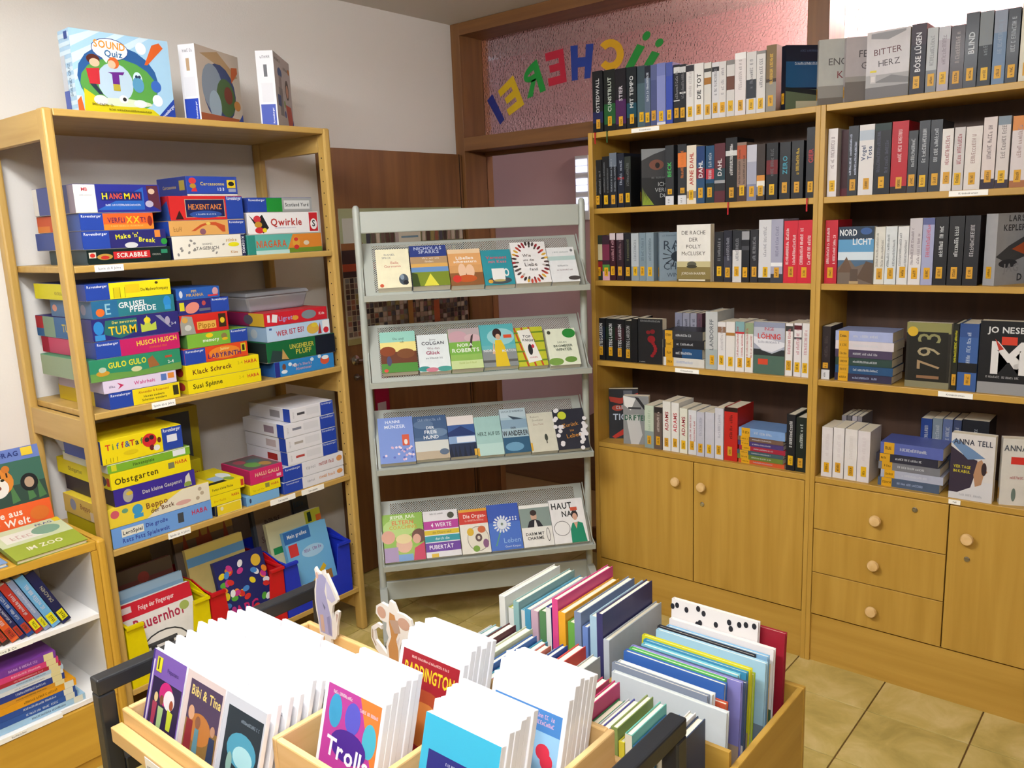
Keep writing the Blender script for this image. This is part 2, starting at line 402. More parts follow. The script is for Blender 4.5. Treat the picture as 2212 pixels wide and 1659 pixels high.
# the hallway behind the glass: pink wall, dark brown sloping wedge, louvred window, ceiling lamp
HX = 0.98
struct('wall_hallway', B(HX, -4.3, -0.3, HX+0.08, 1.6, 2.66), 'pink')
struct('wall_hallway_end', B(0.33, 1.6, -0.3, HX+0.08, 1.68, 2.66), 'pink')
struct('floor_hallway', B(0.332, -4.3, -0.12, HX, 1.6, -0.002), 'grout')
tr = MB(); tr.prism([(1.5, 0.0), (1.5, -0.0), (0.75, 0.02), (-0.9, 0.92), (-0.9, 0.0)], 0, HX-0.05, HX-0.001)
struct('dark_wedge_1', tr, 'dark_y')
lw = struct('window_4', B(HX-0.02, -0.100, 1.66, HX-0.001, -0.008, 2.03), 'white')
m = bpy.data.materials.new('daylight_pane'); nt = NT(m); nt.b.inputs['Emission Color'].default_value = lin('cfd6ff'); nt.b.inputs['Emission Strength'].default_value = 2.2; MAT['daylight_pane'] = m
for z in (1.975, 1.935, 1.865, 1.825, 1.755, 1.715): obj('pane', B(HX-0.024, -0.094, z, HX-0.021, -0.014, z+0.034), 'daylight_pane', lw)
m = bpy.data.materials.new('lamp_glow'); nt = NT(m); nt.b.inputs['Emission Color'].default_value = lin('fff4ea'); nt.b.inputs['Emission Strength'].default_value = 110.0; MAT['lamp_glow'] = m
hl = empty('hallway_lamp', (0.66, -1.97, 2.66)); tag(hl, 'glowing round ceiling lamp blurred behind the patterned glass', 'lamp')
obj('lamp_base', MB().lathe([(0.06, 0), (0.06, -0.03)], (0, 0, 0), (0, 0, 1)), 'white', hl, smooth=True)
obj('lamp_globe', MB().lathe([(0.02, -0.028), (0.09, -0.05), (0.135, -0.11), (0.14, -0.16), (0.11, -0.22), (0.06, -0.25), (0.01, -0.258)], (0, 0, 0), (0, 0, 1), 24), 'lamp_glow', hl, smooth=True)

# paper letters stuck on the far side of the pane, so they read mirrored from here
def letter(col, q, polys, label):
    (bl, br, tr_, tl) = q; mb = MB()
    def bi(u, v):
        a = [bl[k]*(1-u)*(1-v)+br[k]*u*(1-v)+tr_[k]*u*v+tl[k]*(1-u)*v for k in (0, 1)]; return a
    for po_ in polys:
        mb.prism([bi(*p_) for p_ in po_], 0, GX-0.0055, GX-0.0042)
    o = obj('paper_letter', mb, 'card', color=col); tag(o, label, 'letter', 'paper letters on the patterned glass')
    return o
E_ = [[(0.7,0),(1,0),(1,1),(0.7,1)], [(0,0),(0.7,0),(0.7,0.24),(0,0.24)], [(0.15,0.39),(0.7,0.39),(0.7,0.61),(0.15,0.61)], [(0,0.76),(0.7,0.76),(0.7,1),(0,1)]]
def arc(cx, cy, rx, ry, t0, t1, w, n=12):
    out = []
    for k in range(n):
        a, b = R(t0+(t1-t0)*k/n), R(t0+(t1-t0)*(k+1)/n)
        out.append([(cx+rx*math.cos(a), cy+ry*math.sin(a)), (cx+rx*math.cos(b), cy+ry*math.sin(b)), (cx+(rx-w)*math.cos(b), cy+(ry-w)*math.sin(b)), (cx+(rx-w)*math.cos(a), cy+(ry-w)*math.sin(a))])
    return out
letter('2b3385', [(-0.021, 2.165), (-0.052, 2.188), (0.024, 2.323), (0.061, 2.295)], [[(0,0),(1,0),(1,1),(0,1)]], 'blue paper letter I on the patterned glass near the room corner')
letter('e0b81f', [(-0.085, 2.203), (-0.187, 2.247), (-0.12, 2.397), (-0.015, 2.333)], E_, 'yellow paper letter E on the patterned glass next to blue I')
letter('1f9a3c', [(-0.207, 2.272), (-0.327, 2.298), (-0.275, 2.452), (-0.172, 2.399)], [[(0.7,0),(1,0),(1,1),(0.7,1)]] + arc(0.7, 0.72, 0.62, 0.28, 90, 270, 0.22) + [[(0,0),(0.3,0),(0.7,0.5),(0.45,0.52)]], 'green paper letter R on the patterned glass between yellow and red letters')
letter('c3213c', [(-0.346, 2.313), (-0.455, 2.321), (-0.438, 2.477), (-0.328, 2.47)], E_, 'red paper letter E on the patterned glass')
letter('24409c', [(-0.486, 2.321), (-0.593, 2.32), (-0.615, 2.471), (-0.482, 2.481)], [[(0,0),(0.32,0),(0.32,1),(0,1)], [(0.68,0),(1,0),(1,1),(0.68,1)], [(0.32,0.36),(0.68,0.36),(0.68,0.64),(0.32,0.64)]], 'blue paper letter H on the patterned glass')
letter('e3ac1c', [(-0.636, 2.348), (-0.777, 2.332), (-0.784, 2.464), (-0.634, 2.482)], arc(0.5, 0.5, 0.5, 0.52, -140, 140, 0.26, 18), 'yellow paper letter C on the patterned glass above the bookcase')
letter('23953a', [(-0.755, 2.294), (-0.886, 2.26), (-0.983, 2.375), (-0.853, 2.431)], [[(0,0.2),(0.3,0.2),(0.3,1),(0,1)], [(0.62,0.2),(0.92,0.2),(0.92,0.95),(0.62,0.95)], [(0.1,0),(0.85,0),(0.92,0.22),(0,0.22)]] + [[(cx+0.13*math.cos(k), cy+0.13*math.sin(k)) for k in [i*math.pi/6 for i in range(12)]] for cx, cy in ((0.16, 1.27), (0.70, 1.22))], 'green paper letter U with two dots on the patterned glass behind books')

# ================================================================== bookcases on the window side
XB = -0.2922; XF = XB+0.02
SZ = [2.0, 1.7013, 1.4098, 1.0744, 0.7203]
SHELF = ['top board', 'highest shelf', 'second-highest shelf', 'third-highest shelf', 'counter']
def knob(parent, y, z, r=0.019):
    k = MB(); k.lathe([(0.008, 0), (0.008, 0.010), (r, 0.016), (r, 0.022), (r*0.85, 0.027), (0.004, 0.029)], (XB-0.004, y, z), (-1, 0, 0))
    obj('knob', k, 'pine_x', parent, smooth=True)
def lock(parent, y, z):
    k = MB(); k.lathe([(0.009, 0), (0.009, 0.003), (0.007, 0.005), (0.002, 0.005)], (XB-0.004, y, z), (-1, 0, 0)); obj('lock', k, 'metal', parent, smooth=True)
def sign(parent, y0, y1, z0, z1, txt, x=XB-0.001):
    s = obj('shelf_label', B(x-0.0012, y1, z0, x+0.0005, y0, z1), 'white', parent)
    p = Pr(y0-y1, z1-z0); p.ft(txt, 0.5, 0.5, 0.52, '2a2a2a'); p.build('label_print', s, (x-0.0012, y0, z0), (0, -1, 0), (0, 0, 1), (-1, 0, 0))
def bookcase(ya, yb, label):
    t = empty('bookcase', (0, 0, 0)); tag(t, label, 'bookcase', 'beech bookcases against the partition')
    XK = 0.0
    for y0, y1 in ((ya+0.0205 if ya > -1.5 else ya+0.0168, ya), (yb, yb-0.0168)):
        obj('side_panel', B(XB-0.004, y1, 0, XK, y0, 2.0), 'beech_z', t, bevel=0.0015)
    obj('back_panel', B(-0.012, yb, 0.02, -0.001, ya, 1.98), 'back_z', t)
    for i, z in enumerate(SZ):
        obj('shelf' if i else 'top_board', B(XB, yb, z-0.021, -0.0125, ya, z), 'beech_y', t, bevel=0.0015)
    obj('plinth', B(XB+0.006, yb, 0, XB+0.026, ya, 0.186), 'beech_y', t)
    obj('gap_shade', B(XB+0.018, yb, 0.187, XB+0.03, ya, 0.698), 'darkgap', t)  # near-black sheet: shade between doors and drawers put into its colour
    return t
YA, YB = -0.9826, -1.8794
YC, YD = -1.9133, -2.81
bc1 = bookcase(YA, YB, 'tall beech bookcase with two cupboard doors beside grey display stand')
bc2 = bookcase(YC, YD, 'tall beech bookcase with three drawers beside a cupboard door')
def front(parent, nm, y0, y1, z0, z1, mat='beech_z'):
    return obj(nm, B(XB-0.003, y1, z0, XB+0.0175, y0, z1), mat, parent, bevel=0.0012)
d = front(bc1, 'door', YA-0.002, -1.4315, 0.1935, 0.697); knob(d, -1.361, 0.609)
d = front(bc1, 'door', -1.4355, YB+0.002, 0.1935, 0.697); knob(d, -1.475, 0.606); lock(d, -1.473, 0.531)
for i, (z0, z1) in enumerate(((0.525, 0.697), (0.358, 0.522), (0.1935, 0.355))):
    d = front(bc2, 'drawer', YC-0.002, -2.352, z0, z1, 'beech_z'); knob(d, -2.131, (0.602, 0.437, 0.265)[i], 0.0195)
    if i == 0: lock(d, -2.251, 0.661)
d = front(bc2, 'door', -2.356, YD+0.002, 0.1935, 0.697); knob(d, -2.414, 0.597, 0.0195); lock(d, -2.415, 0.524)
sign(bc1, -1.165, -1.287, 1.981, 1.997, 'Kriminalroman'); sign(bc1, -1.352, -1.455, 1.0545, 1.0715, 'Kriminalroman')
sign(bc2, -2.297, -2.404, 1.683, 1.700, 'Kriminalroman'); sign(bc2, -2.30, -2.40, 1.0545, 1.0715, 'Kriminalroman'); sign(bc2, -2.35, -2.385, 0.702, 0.717, 'Tell')

Y_ = 'e0a91e'
def sticker(p, z=0.018, hh=0.036, col=None):
    w = min(0.018, p.w*0.7); c = col or rnd.choice(('e2a81c', 'dba425', 'e6b41a', 'd89f2c'))
    x0 = p.w/2-w/2+rnd.uniform(-1, 1)*0.1*(p.w-w); z += rnd.uniform(-0.003, 0.004)
    p = p.stk; p.rect(x0, z, x0+w, z+hh, c); p.scrib(x0+w*0.28, z+hh*0.18, x0+w*0.72, z+hh*0.85, '33260a', True)
def mkspine(title, tc, acc, white=False, nostick=False, base='888888'):
    def f(p):
        if acc: p.bands(acc, base)
        t, h = p.w, p.h
        if title and title[0] == '~':
            n = int(title[1:] or 1); z0 = 0.30 if n > 1 else 0.42
            for k in range(n):
                a = (k+0.5)/n; hw = min(0.2/n*t, 0.0055); p.scrib(t*a-hw, h*z0, t*a+hw, h*(0.90-0.12*k), tc, True)
        elif title:
            ls = title.split('|')
            for k, s in enumerate(ls):
                cx = t*0.5 if len(ls) == 1 else t*(0.30+0.42*k)
                p.text(s, cx, h*0.60, min(t*0.62/len(ls)*1.25, 0.022), tc, math.pi/2, h*0.56, True)
        if white: p.rect(0, 0.0, t, 0.034, 'dfe0e4'); p.scrib(t*0.3, 0.008, t*0.5, 0.026, '555555', True)
        if not nostick: sticker(p, 0.038 if white else 0.018, 0.02 if white else 0.036)
    return f
def rows(data, si, bay):
    ref = 'display stand' if bay == 1 else 'middle upright'
    over = 'above cupboard doors' if bay == 1 else 'above drawers'
    for i, b in data:
        y, t, h, col = b[:4]; title = b[4] if len(b) > 4 else '~1'; tc = b[5] if len(b) > 5 else 'd8d8d8'; acc = b[6] if len(b) > 6 else []; op = b[7] if len(b) > 7 else ''
        h = min(h, 0.262) if si else h
        lab = '%s novel, %s from %s, %s %s' % (cname(col), ORD[i], ref, SHELF[si], over)
        x = XF+rnd.uniform(-0.002, 0.003)+(0.03 if 'b' in op else 0)
        hard = 'p' not in op and h > 0.2
        r = book(Matrix.Translation((x, y-t+0.0006, SZ[si])), t-0.0012, h, 0.125 if not hard else 0.145, col, lab, 'novels in the beech bookcases', mkspine(title, tc, acc, 'w' in op, 'n' in op, col), None, hard)
        if 'r' in op:
            rb = MB(); rb.box(-0.0275, t*0.4, -0.045, -0.0265, t*0.4+0.005, -0.001); rb.box(-0.0275, t*0.4, -0.002, 0.002, t*0.4+0.005, -0.0005)
            obj('bookmark_ribbon', rb, 'plastic', r, color='c01526' if 'g' not in op else '2d5a35')
def idx(l, start=0): return list(enumerate(l, start))

# -- above the cupboard doors
rows(idx([(-.972,.05,.236,'121318','OSTEDWALL','c9c9c9',[(.16,.34,'1d2250')],'r'),(-1.025,.054,.234,'141716','CUNSTBLUT','c9d4c9',[(.12,.45,'1e5a2c')],'rg'),(-1.081,.049,.23,'17121a','STIER','cfc9d2',[(.1,.5,'4a1d55')]),
 (-1.132,.045,.229,'121a20','MIT TEMPO','d5d9db',[(.18,.42,'15495a')]),(-1.179,.035,.227,'4a626b','','',[(.72,1,'35464f')]),(-1.213,.025,.223,'5d6c84','~1','c9d2dd',[(.8,1,'1c2030'),(0,.2,'3d4a60')]),
 (-1.239,.027,.223,'4c5684','','',[(.75,1,'5a6390')]),(-1.266,.038,.224,'8790c8','','',[(.8,1,'757fbb'),(.0,.05,'e4e4ea')]),(-1.305,.028,.222,'3a50b0','','',[(.78,1,'4a5aa5')]),
 (-1.335,.026,.209,'22242b','~1','8d8d92',[(.86,.96,'d9d9d9'),(.38,.4,'d0d0d0')]),(-1.361,.026,.207,'23252b','~1','77777c',[(.86,.96,'cfcfcf'),(.5,.53,'d6d6d6')]),
 (-1.389,.032,.201,'e6e3e0','~1','b9b4b4',[(.88,.99,'2f2c33')]),(-1.421,.038,.201,'e9e6e2','DIE TOT','28252a',[(.0,.0,'e9e6e2')]),(-1.46,.029,.198,'dcd9d2','','',[(.62,.74,'a9722f'),(.84,.9,'4d4a48')]),
 (-1.49,.029,.195,'dad9dc','~1','7f7f86',[(.84,.92,'2b2a2e')]),(-1.518,.028,.194,'dedad8','~1','98949a'),(-1.547,.031,.194,'d9d5d2','','',[(.48,.72,'6e4537'),(.92,1,'8a8684')]),
 (-1.579,.042,.213,'e4dcdb','~1','a79fa0',[(.9,1,'f4f2f0')]),(-1.622,.037,.21,'d9d6d4','~1','6f6f74',[(.26,.56,'2f333b')]),(-1.659,.033,.208,'dcd8d5','~1','77777c',[(.95,1,'8d8b88')]),
 (-1.694,.037,.221,'7a6440','~1','e0b23c',[(.0,.45,'8f8a80'),(.45,.5,'3b2a1c')])]), 0, 1)
rows(idx([(-.97,.041,.193,'17191c','~2','8e9194'),(-1.012,.034,.204,'15171b','~2','7e8288'),(-1.047,.035,.215,'20252e','~2','9aa2ad',[(.75,1,'6d7886')]),(-1.083,.032,.211,'1a2030','~1','9fa9b8',[(.52,.56,'8a2028')]),(-1.116,.03,.196,'17191a','~1','6b6f70',[(.75,1,'2c332d')])]), 1, 1)
rows(idx([(-1.299,.037,.222,'2e3136','BECK','46b35a',[],'w'),(-1.354,.037,.221,'303338','~1','d0762c',[(.62,.86,'e07a35')],'w'),(-1.391,.04,.214,'e9ddcb','ARNE DAHL','b53530',[(.1,.22,'9a8672')]),(-1.432,.034,.207,'2a4f74','DAHL','e3e3e6',[(.44,.62,'86293a'),(.7,1,'1f3e72')]),
 (-1.469,.034,.206,'1d4a6e','~1','c2c9d2',[(.42,.6,'b53340'),(0,.35,'17323a')]),(-1.502,.043,.211,'5c2833','DAHL','ded7d7',[(.2,.36,'2a2a2e'),(.38,.58,'24404a'),(.33,.38,'a0a0a4')],'n'),(-1.546,.045,.227,'17181b','~1','e4e4e4',[(.72,.80,'d2d2d2')],'r'),
 (-1.591,.036,.207,'8e7568','~2','2f2622',[(.72,.95,'b65332'),(.0,.25,'4a332c')]),(-1.628,.037,.195,'a7a9bb','','',[(.7,1,'c6c6d2'),(0,.3,'8084a0')]),(-1.665,.031,.195,'3b302c','','',[(.35,.45,'d78f3d'),(.25,.35,'ece6da'),(.1,.25,'8d9096')]),
 (-1.702,.042,.195,'1b1c20','~1','5e5f63',[(.45,.70,'6e1d24')]),(-1.75,.039,.193,'191b20','ZERO','3f92a8'),(-1.792,.042,.194,'1b1c20','~1','c9a82a'),(-1.843,.032,.234,'16181f','GIER','a82f33',[],'r')], 6), 1, 1)
rows(idx([(-.969,.035,.184,'28332a','','',[(.45,.8,'c9c3a2'),(.2,.42,'8a2028')]),(-1.005,.036,.183,'3a2330','','',[(.45,.8,'79304a'),(.0,.2,'d6a6b4'),(.2,.35,'4f8a3f')]),(-1.042,.028,.191,'3f1a26','~1','c79aa2',[(.86,1,'d2c4c8')]),(-1.073,.035,.19,'33202a','~1','8d7079',[(.86,1,'c9bcc2')]),
 (-1.11,.032,.189,'1b1b22','~1','6d6f52'),(-1.143,.036,.188,'b7bfc6','~1','7d858d',[(0,.3,'8f9ba4')]),(-1.181,.031,.189,'7d919e','~1','5d707c'),(-1.213,.035,.19,'8a9ca8','~1','5c6d78')]), 2, 1)
rows(idx([(-1.506,.035,.185,'1c1e26','~1','8a8c94'),(-1.542,.033,.19,'262734','~1','9a9ca8',[(.1,.5,'3c3d4c')]),(-1.578,.036,.189,'24262d','~1','85878f',[(0,.62,'d9d6d6')]),(-1.614,.03,.188,'1e1f26','','',[(.82,.98,'9a9aa0'),(.62,.7,'44464e')]),
 (-1.647,.03,.19,'26272e','~1','8c8e95'),(-1.678,.047,.223,'d8d8dc','~1','9898a0',[(0,.08,'23242a')]),(-1.725,.044,.224,'a8a8bd','~1','7d7d95',[(.26,.32,'eeeef0'),(0,.14,'3a3a46')]),(-1.771,.05,.217,'cf1f35','~2','f2dede',[]),(-1.821,.054,.217,'cf1f35','~2','f2dede',[])], 10), 2, 1)
rows(idx([(-.97,.042,.177,'15171c','STIEG LARSSON','d8dadd',[(.5,.8,'17243a')]),(-1.015,.047,.177,'15181a','STIEG LARSSON','d8dadd',[(.5,.8,'16281c')]),(-1.062,.045,.176,'17161a','STIEG LARSSON','d8dadd',[(.5,.8,'331820')]),(-1.108,.034,.172,'17181a','STIEG LARSSON','a9abad'),(-1.142,.028,.181,'101116','','',[],'n')]), 3, 1)
rows(idx([(-1.47,.05,.222,'c2c5c6','LANDORFF','6b6f76',[(0,.35,'a8b4b6')]),(-1.522,.033,.185,'e4e1e2','~1','b8b4b8',[(.78,.9,'8d6a55')]),(-1.556,.036,.187,'e6e2df','','',[(.72,.78,'b07c3c')]),(-1.593,.036,.189,'e9e6e6','~2','b82a34',[(.8,1,'7fa7ac'),(.76,.8,'c02a34')]),(-1.631,.033,.186,'e6e4e0','~2','b5323a',[(.78,1,'8fa07f')])], 9), 3, 1)
rows(idx([(-1.785,.027,.191,'e9e5e4','~1','c06a70',[(.85,.95,'3a3a3a')]),(-1.816,.028,.193,'e7e2e4','~1','c07a84',[(.88,.96,'5d1f28'),(.7,.74,'55555a')]),(-1.846,.026,.194,'e6e3e2','~1','c2808a')], 15), 3, 1)
rows(idx([(-1.198,.043,.18,'c8d6c2','~1','9fb59c',[(0,.4,'8fa0a0')]),(-1.243,.037,.178,'6a5b55','~1','cdbfb8',[(.86,.99,'2f2a2a')]),(-1.282,.037,.206,'eae8e2','ADAMS','a8363c',[],'p'),(-1.321,.035,.204,'eceae6','ADAMS','c85058',[],'p'),(-1.359,.035,.186,'e9e8da','ADAMS','a8404a'),(-1.397,.036,.182,'dedfe4','~2','b94a52'),
 (-1.435,.034,.18,'c4c4d2','~1','a2a2b4'),(-1.471,.04,.182,'cbcbd8','',''),(-1.513,.036,.204,'d6d6e0','~1','a9a9b8',[],'p'),(-1.551,.055,.211,'c3261f','~1','3a0d0c',[(.92,1,'2a1512')])], 2), 4, 1)
rows(idx([(-1.797,.033,.212,'171a22','~1','d9dadb'),(-1.832,.04,.205,'16211d','~1','c9d2cc')], 13), 4, 1)

# -- above the drawers
rows(idx([(-2.161,.044,.208,'1f1a28','BÖSE LÜGEN','d9d6da',[(.7,1,'33222f')]),(-2.207,.031,.19,'b9bcbe','~1','8f9294',[(0,.35,'7d8084')]),(-2.239,.033,.188,'b3abb4','~1','90878f',[(.8,1,'c2c2c8')]),(-2.274,.038,.185,'34252a','~1','b5aaa8'),(-2.312,.036,.214,'22252d','BLIND','c9cdd2'),
 (-2.349,.036,.211,'2d3238','~1','7b8288',[(.55,1,'7d8286')]),(-2.387,.034,.208,'6f87a5','~1','8c9cb2',[(.7,1,'8c94a5')]),(-2.422,.032,.207,'1c222c','~1','aeb4ba'),(-2.456,.039,.216,'d9d2bd','~1','7c7666')], 3), 0, 2)
rows(idx([(-1.915,.032,.222,'e8e2e2','~1','9a8f92'),(-1.949,.030,.217,'3a0f18','','',[(0,.12,'5c1220')],'bn'),(-1.981,.033,.224,'23272e','~2','cfd6ee',[]),(-2.016,.048,.224,'e2dedd','Vogel|Tote','2a3f66',[(.78,.92,'b9c4d2')]),(-2.065,.051,.223,'1b1c22','~2','4e4f63',[(.9,1,'1c3330')]),(-2.117,.05,.224,'b71828','~1','eac8c8',[(.0,.10,'1a0d10')]),
 (-2.168,.028,.191,'26292f','~1','b9bcc0'),(-2.198,.032,.218,'2c3038','~1','c4c7cb'),(-2.231,.034,.217,'2a2e36','~1','c0c4c9'),(-2.265,.032,.187,'e3ddd8','~1','9c5358'),(-2.299,.03,.188,'cfc8c6','~1','a3565c'),(-2.33,.045,.187,'e2dad4','~1','a58a86'),(-2.377,.036,.209,'dccfcc','~1','7c6f70',[(0,.14,'2a1d33')]),(-2.415,.034,.208,'d6cdca','~1','7f7674',[(0,.12,'332538'),(.88,1,'7f8d9a')]),(-2.452,.041,.205,'dcd2d2','~1','a8908c',[(.8,1,'d98b45'),(0,.1,'a86a3f')])]), 1, 2)
rows(idx([(-1.915,.043,.214,'c41f32','~2','f0d8d8')]), 2, 2)
rows(idx([(-2.078,.033,.187,'dfdcd2','~2','7d7a74'),(-2.112,.036,.188,'dbe0e2','~2','74787c'),(-2.149,.034,.187,'e2e2e2','~2','6f7074'),(-2.184,.038,.211,'ccc6ca','~2','7d6f78',[(0,.45,'e4e0e0')],'p'),(-2.223,.035,.211,'a7aacb','~1','c85c66',[(.9,1,'5d6596')],'p'),(-2.259,.039,.213,'15161b','~1','d5d8da'),(-2.3,.043,.214,'15161b','~1','d9dcdd'),(-2.344,.042,.214,'17171e','~1','b3b0b4')], 2), 2, 2)
rows(idx([(-2.52,.033,.216,'d5d5d2','~1','6d6d6a',[(.5,.7,'8a8d8a')])], 12), 2, 2)
rows(idx([(-1.916,.030,.187,'2a2125','~1','514649',[],'w')]), 3, 2)
rows(idx([(-2.328,.018,.214,'1f2018','~1','d8d21e',[(.25,.5,'20231a')]),(-2.347,.055,.216,'3c5f9d','~1','b9c6dd',[(.28,.42,'14161c'),(.8,1,'32508c')])], 8), 3, 2)
rows(idx([(-1.927,.039,.182,'e2dcdd','~1','d6cdd0'),(-1.967,.038,.184,'e7e2e2','~1','dad2d4'),(-2.007,.043,.184,'e6e1df','~1','d9d2d0'),(-2.051,.042,.183,'e3dcde','~1','d8ced1')]), 4, 2)

# -- books turned to show their covers
def face(y, si, wd, h, t, col, label, front, theta=90, x=XF, z=None, hard=False):
    return book(TR(x, y, SZ[si], -R(theta)), t, h, wd, col, label, 'novels in the beech bookcases', mkspine('', '', [], nostick=theta > 80), front, hard)
def c_schatten(p): p.fr(0,.35,1,.75,'1d4f78'); p.fr(0,.0,1,.32,'5d6a52'); p.fpoly([(0,.3),(1,.22),(1,.3),(0,.36)],'1a2022'); p.fr(.3,0,1,.14,'b9b59a'); p.scrib(p.w*.25,p.h*.70,p.w*.95,p.h*.74,'c9ced6'); p.scrib(p.w*.4,p.h*.9,p.w*.9,p.h*.93,'4f5d7d')
face(-1.765, 0, .13, .212, .03, '141a2c', 'dark blue thriller turned outward beside pale crime novels on top board', c_schatten, 40, XF)
def c_eng(p): p.fr(0,0,1,.3,'8d8983'); p.fr(0,0,1,.12,'6c645c'); p.ft('ENG',.45,.66,.15,'54504e'); p.ft('KA',.6,.46,.15,'7c3238')
face(-1.876, 0, .135, .21, .03, 'b0b0aa', 'grey cover turned outward above the middle upright on top board', c_eng, 62)
def c_fei(p): p.fr(0,0,1,.32,'726b66'); p.fr(0,.32,1,.4,'99948f'); p.ft('FEI',.42,.74,.15,'4b464a'); p.ft('GR',.5,.56,.15,'5d585a')
face(-1.964, 0, .135, .203, .03, 'b2aaab', 'grey cover with dark lettering and rocky foreground overlapped by a grey cover', c_fei, 62)
def c_bitter(p): p.fr(0,0,1,.18,'6e6a6a'); p.fr(0,.18,1,.36,'a5a3a3'); p.fpoly([(.2,.25),(.6,.34),(1,.28),(1,.2)],'7c7a7c'); p.fpoly([(.1,.9),(.5,.86),(.9,.95),(.9,.98),(.1,.97)],'8d8b8e'); p.ft('BITTER',.5,.70,.13,'5c2f33',.06); p.ft('HERZ',.54,.53,.13,'4d4548',.06); p.fr(.1,.40,.25,.43,'e3cf3a'); p.fr(.11,.24,.24,.38,'c3bdbd'); p.fr(.13,.26,.22,.34,'d9d3d1')
face(-2.029, 0, .129, .206, .028, 'bdb6b6', 'grey cover with wavering dark red title, facing out on top board', c_bitter, 90)
def c_vermiss(p):
    p.fr(0,.5,1,1,'3a3a3c'); p.fpoly([(0,.8),(.35,.9),(.75,.98),(1,.8),(1,1),(0,1)],'8a8d90'); p.fell(.45,.72,.22,.09,'7a4a3a'); p.fell(.48,.71,.07,.05,'1a1210')
    for k in range(7): p.fpoly([(.02+.05*k,.02),(.07+.05*k,.02),(.02+.03*k,.34-.03*k)],'8fa52a')
    p.ft('ICH',.62,.38,.10,'b9bcbc'); p.ft('VERMI',.62,.28,.10,'b9bcbc',0,.7); p.ft('DIC',.68,.18,.10,'b9bcbc'); p.scrib(p.w*.3,p.h*.48,p.w*.95,p.h*.51,'6d6f70')
face(-1.195, 1, .13, .218, .033, '15161a', 'black cover with an eye and yellow grass, turned outward on highest shelf', c_vermiss, 52)
def c_raben(p): p.ft('RA',.38,.74,.26,'2c3a4a'); p.ft('CH',.32,.30,.20,'33424f'); p.ft('WIN',.4,.12,.12,'44535f'); p.scrib(p.w*.1,p.h*.92,p.w*.8,p.h*.95,'5a6b77'); p.fell(.55,.5,.2,.11,'28323c'); [p.fpoly([(.5,.5),(.5+.42*math.cos(a),.5+.2*math.sin(a)),(.5+.4*math.cos(a+.12),.5+.2*math.sin(a+.12))],'28323c') for a in [i*.55 for i in range(12)]]
face(-1.272, 2, .13, .188, .033, '8496a4', 'blue-grey cover with dark thistle, partly hidden by a white cover', c_raben, 52)
def c_polly(p): p.fr(0,0,1,.30,'8a7a48'); p.fr(0,.26,1,.36,'c8bd8f'); p.fr(0,0,1,.05,'5d4f2e'); p.fell(.45,.31,.14,.05,'5b5b4e'); p.fell(.45,.27,.16,.03,'3f3d30'); [p.ft(s,.5,.86-.12*k,.095,'5a5550',0,.8) for k,s in enumerate(('DIE RACHE','DER','POLLY','McCLUSKY'))]; p.ft('JORDAN HARPER',.5,.15,.06,'efe9d8',0,.8); p.fr(.05,.02,.85,.045,'e6e0cc')
face(-1.358, 2, .14, .215, .03, 'eeebe4', 'white cover with olive landscape foot, facing out and pulled forward on shelf', c_polly, 90, XF-.016)
def c_skorpion(p): p.fell(.55,.55,.16,.08,'8f1a22'); p.fell(.6,.72,.1,.05,'7a1820'); p.fell(.42,.70,.09,.04,'7a1820'); [p.fell(.62+.1*math.sin(k*.7),.46-.055*k,.075,.035,'8f1a22') for k in range(6)]; p.scrib(p.w*.1,p.h*.93,p.w*.95,p.h*.97,'8c8d90'); p.scrib(p.w*.05,p.h*.03,p.w*.3,p.h*.05,'b0b0b0')
face(-1.172, 3, .112, .184, .035, '1c1d22', 'black cover with a red scorpion facing out above cupboard doors', c_skorpion, 90)
def c_loehnig(p): p.fr(0,0,1,.36,'4f6b5f'); p.fr(0,.36,1,.48,'2d3234'); p.fpoly([(0,.62),(.25,.46),(.6,.40),(.9,.48),(1,.6),(1,1),(0,1)],'b9bccb'); p.fr(0,.9,1,1,'8e95ad'); p.fpoly([(0,.6),(.3,.46),(.6,.43),(1,.55),(1,.62),(0,.72)],'e4e5ec'); p.ft('INGE',.5,.87,.09,'b82f33'); p.ft('LÖHNIG',.5,.73,.14,'d23a34',0,.75,True); p.scrib(p.w*.15,p.h*.60,p.w*.85,p.h*.64,'8d92a5'); p.fr(.15,.18,.47,.29,'d2492e')
face(-1.666, 3, .117, .192, .030, 'a5aabb', 'cover with red author name over a foggy valley, facing out', c_loehnig, 90)
def c_tiger(p): p.fpoly([(.05,.75),(.4,.7),(1,.85),(1,.92),(.4,.82),(0,.85)],'c2473a'); p.fpoly([(.2,0),(.5,.08),(1,.4),(1,.5),(.5,.2),(.1,.04)],'c0392e'); p.fell(.3,.62,.2,.06,'b85042'); p.ft('TIGER',.55,.44,.17,'c9d3e2',0,.85,True); p.scrib(p.w*.2,p.h*.60,p.w*.95,p.h*.68,'c9c9cc'); p.fr(.5,.78,.8,.97,'6a6c74')
face(-0.995, 4, .125, .219, .03, '2e3138', 'dark cover with red tiger stripes turned outward by the end panel', c_tiger, 60, XF+.045)
def c_drifter(p): p.fpoly([(.1,.6),(.6,.62),(.75,.2),(.6,.0),(.3,.0)],'c9c9c9'); p.fpoly([(0,1),(.5,.95),(.3,.7),(.05,.8)],'e9e9e8'); p.fpoly([(.45,.98),(.6,.97),(.95,.72),(.85,.7)],'2b2c30'); p.ft('DRIFTER',.5,.55,.15,'155840',0,.9,True); p.fr(.2,.73,.7,.77,'3b3c40')
face(-1.093, 4, .108, .208, .034, '8f9193', 'grey and black cover with dark green title turned outward on the counter', c_drifter, 70, XF+.004)
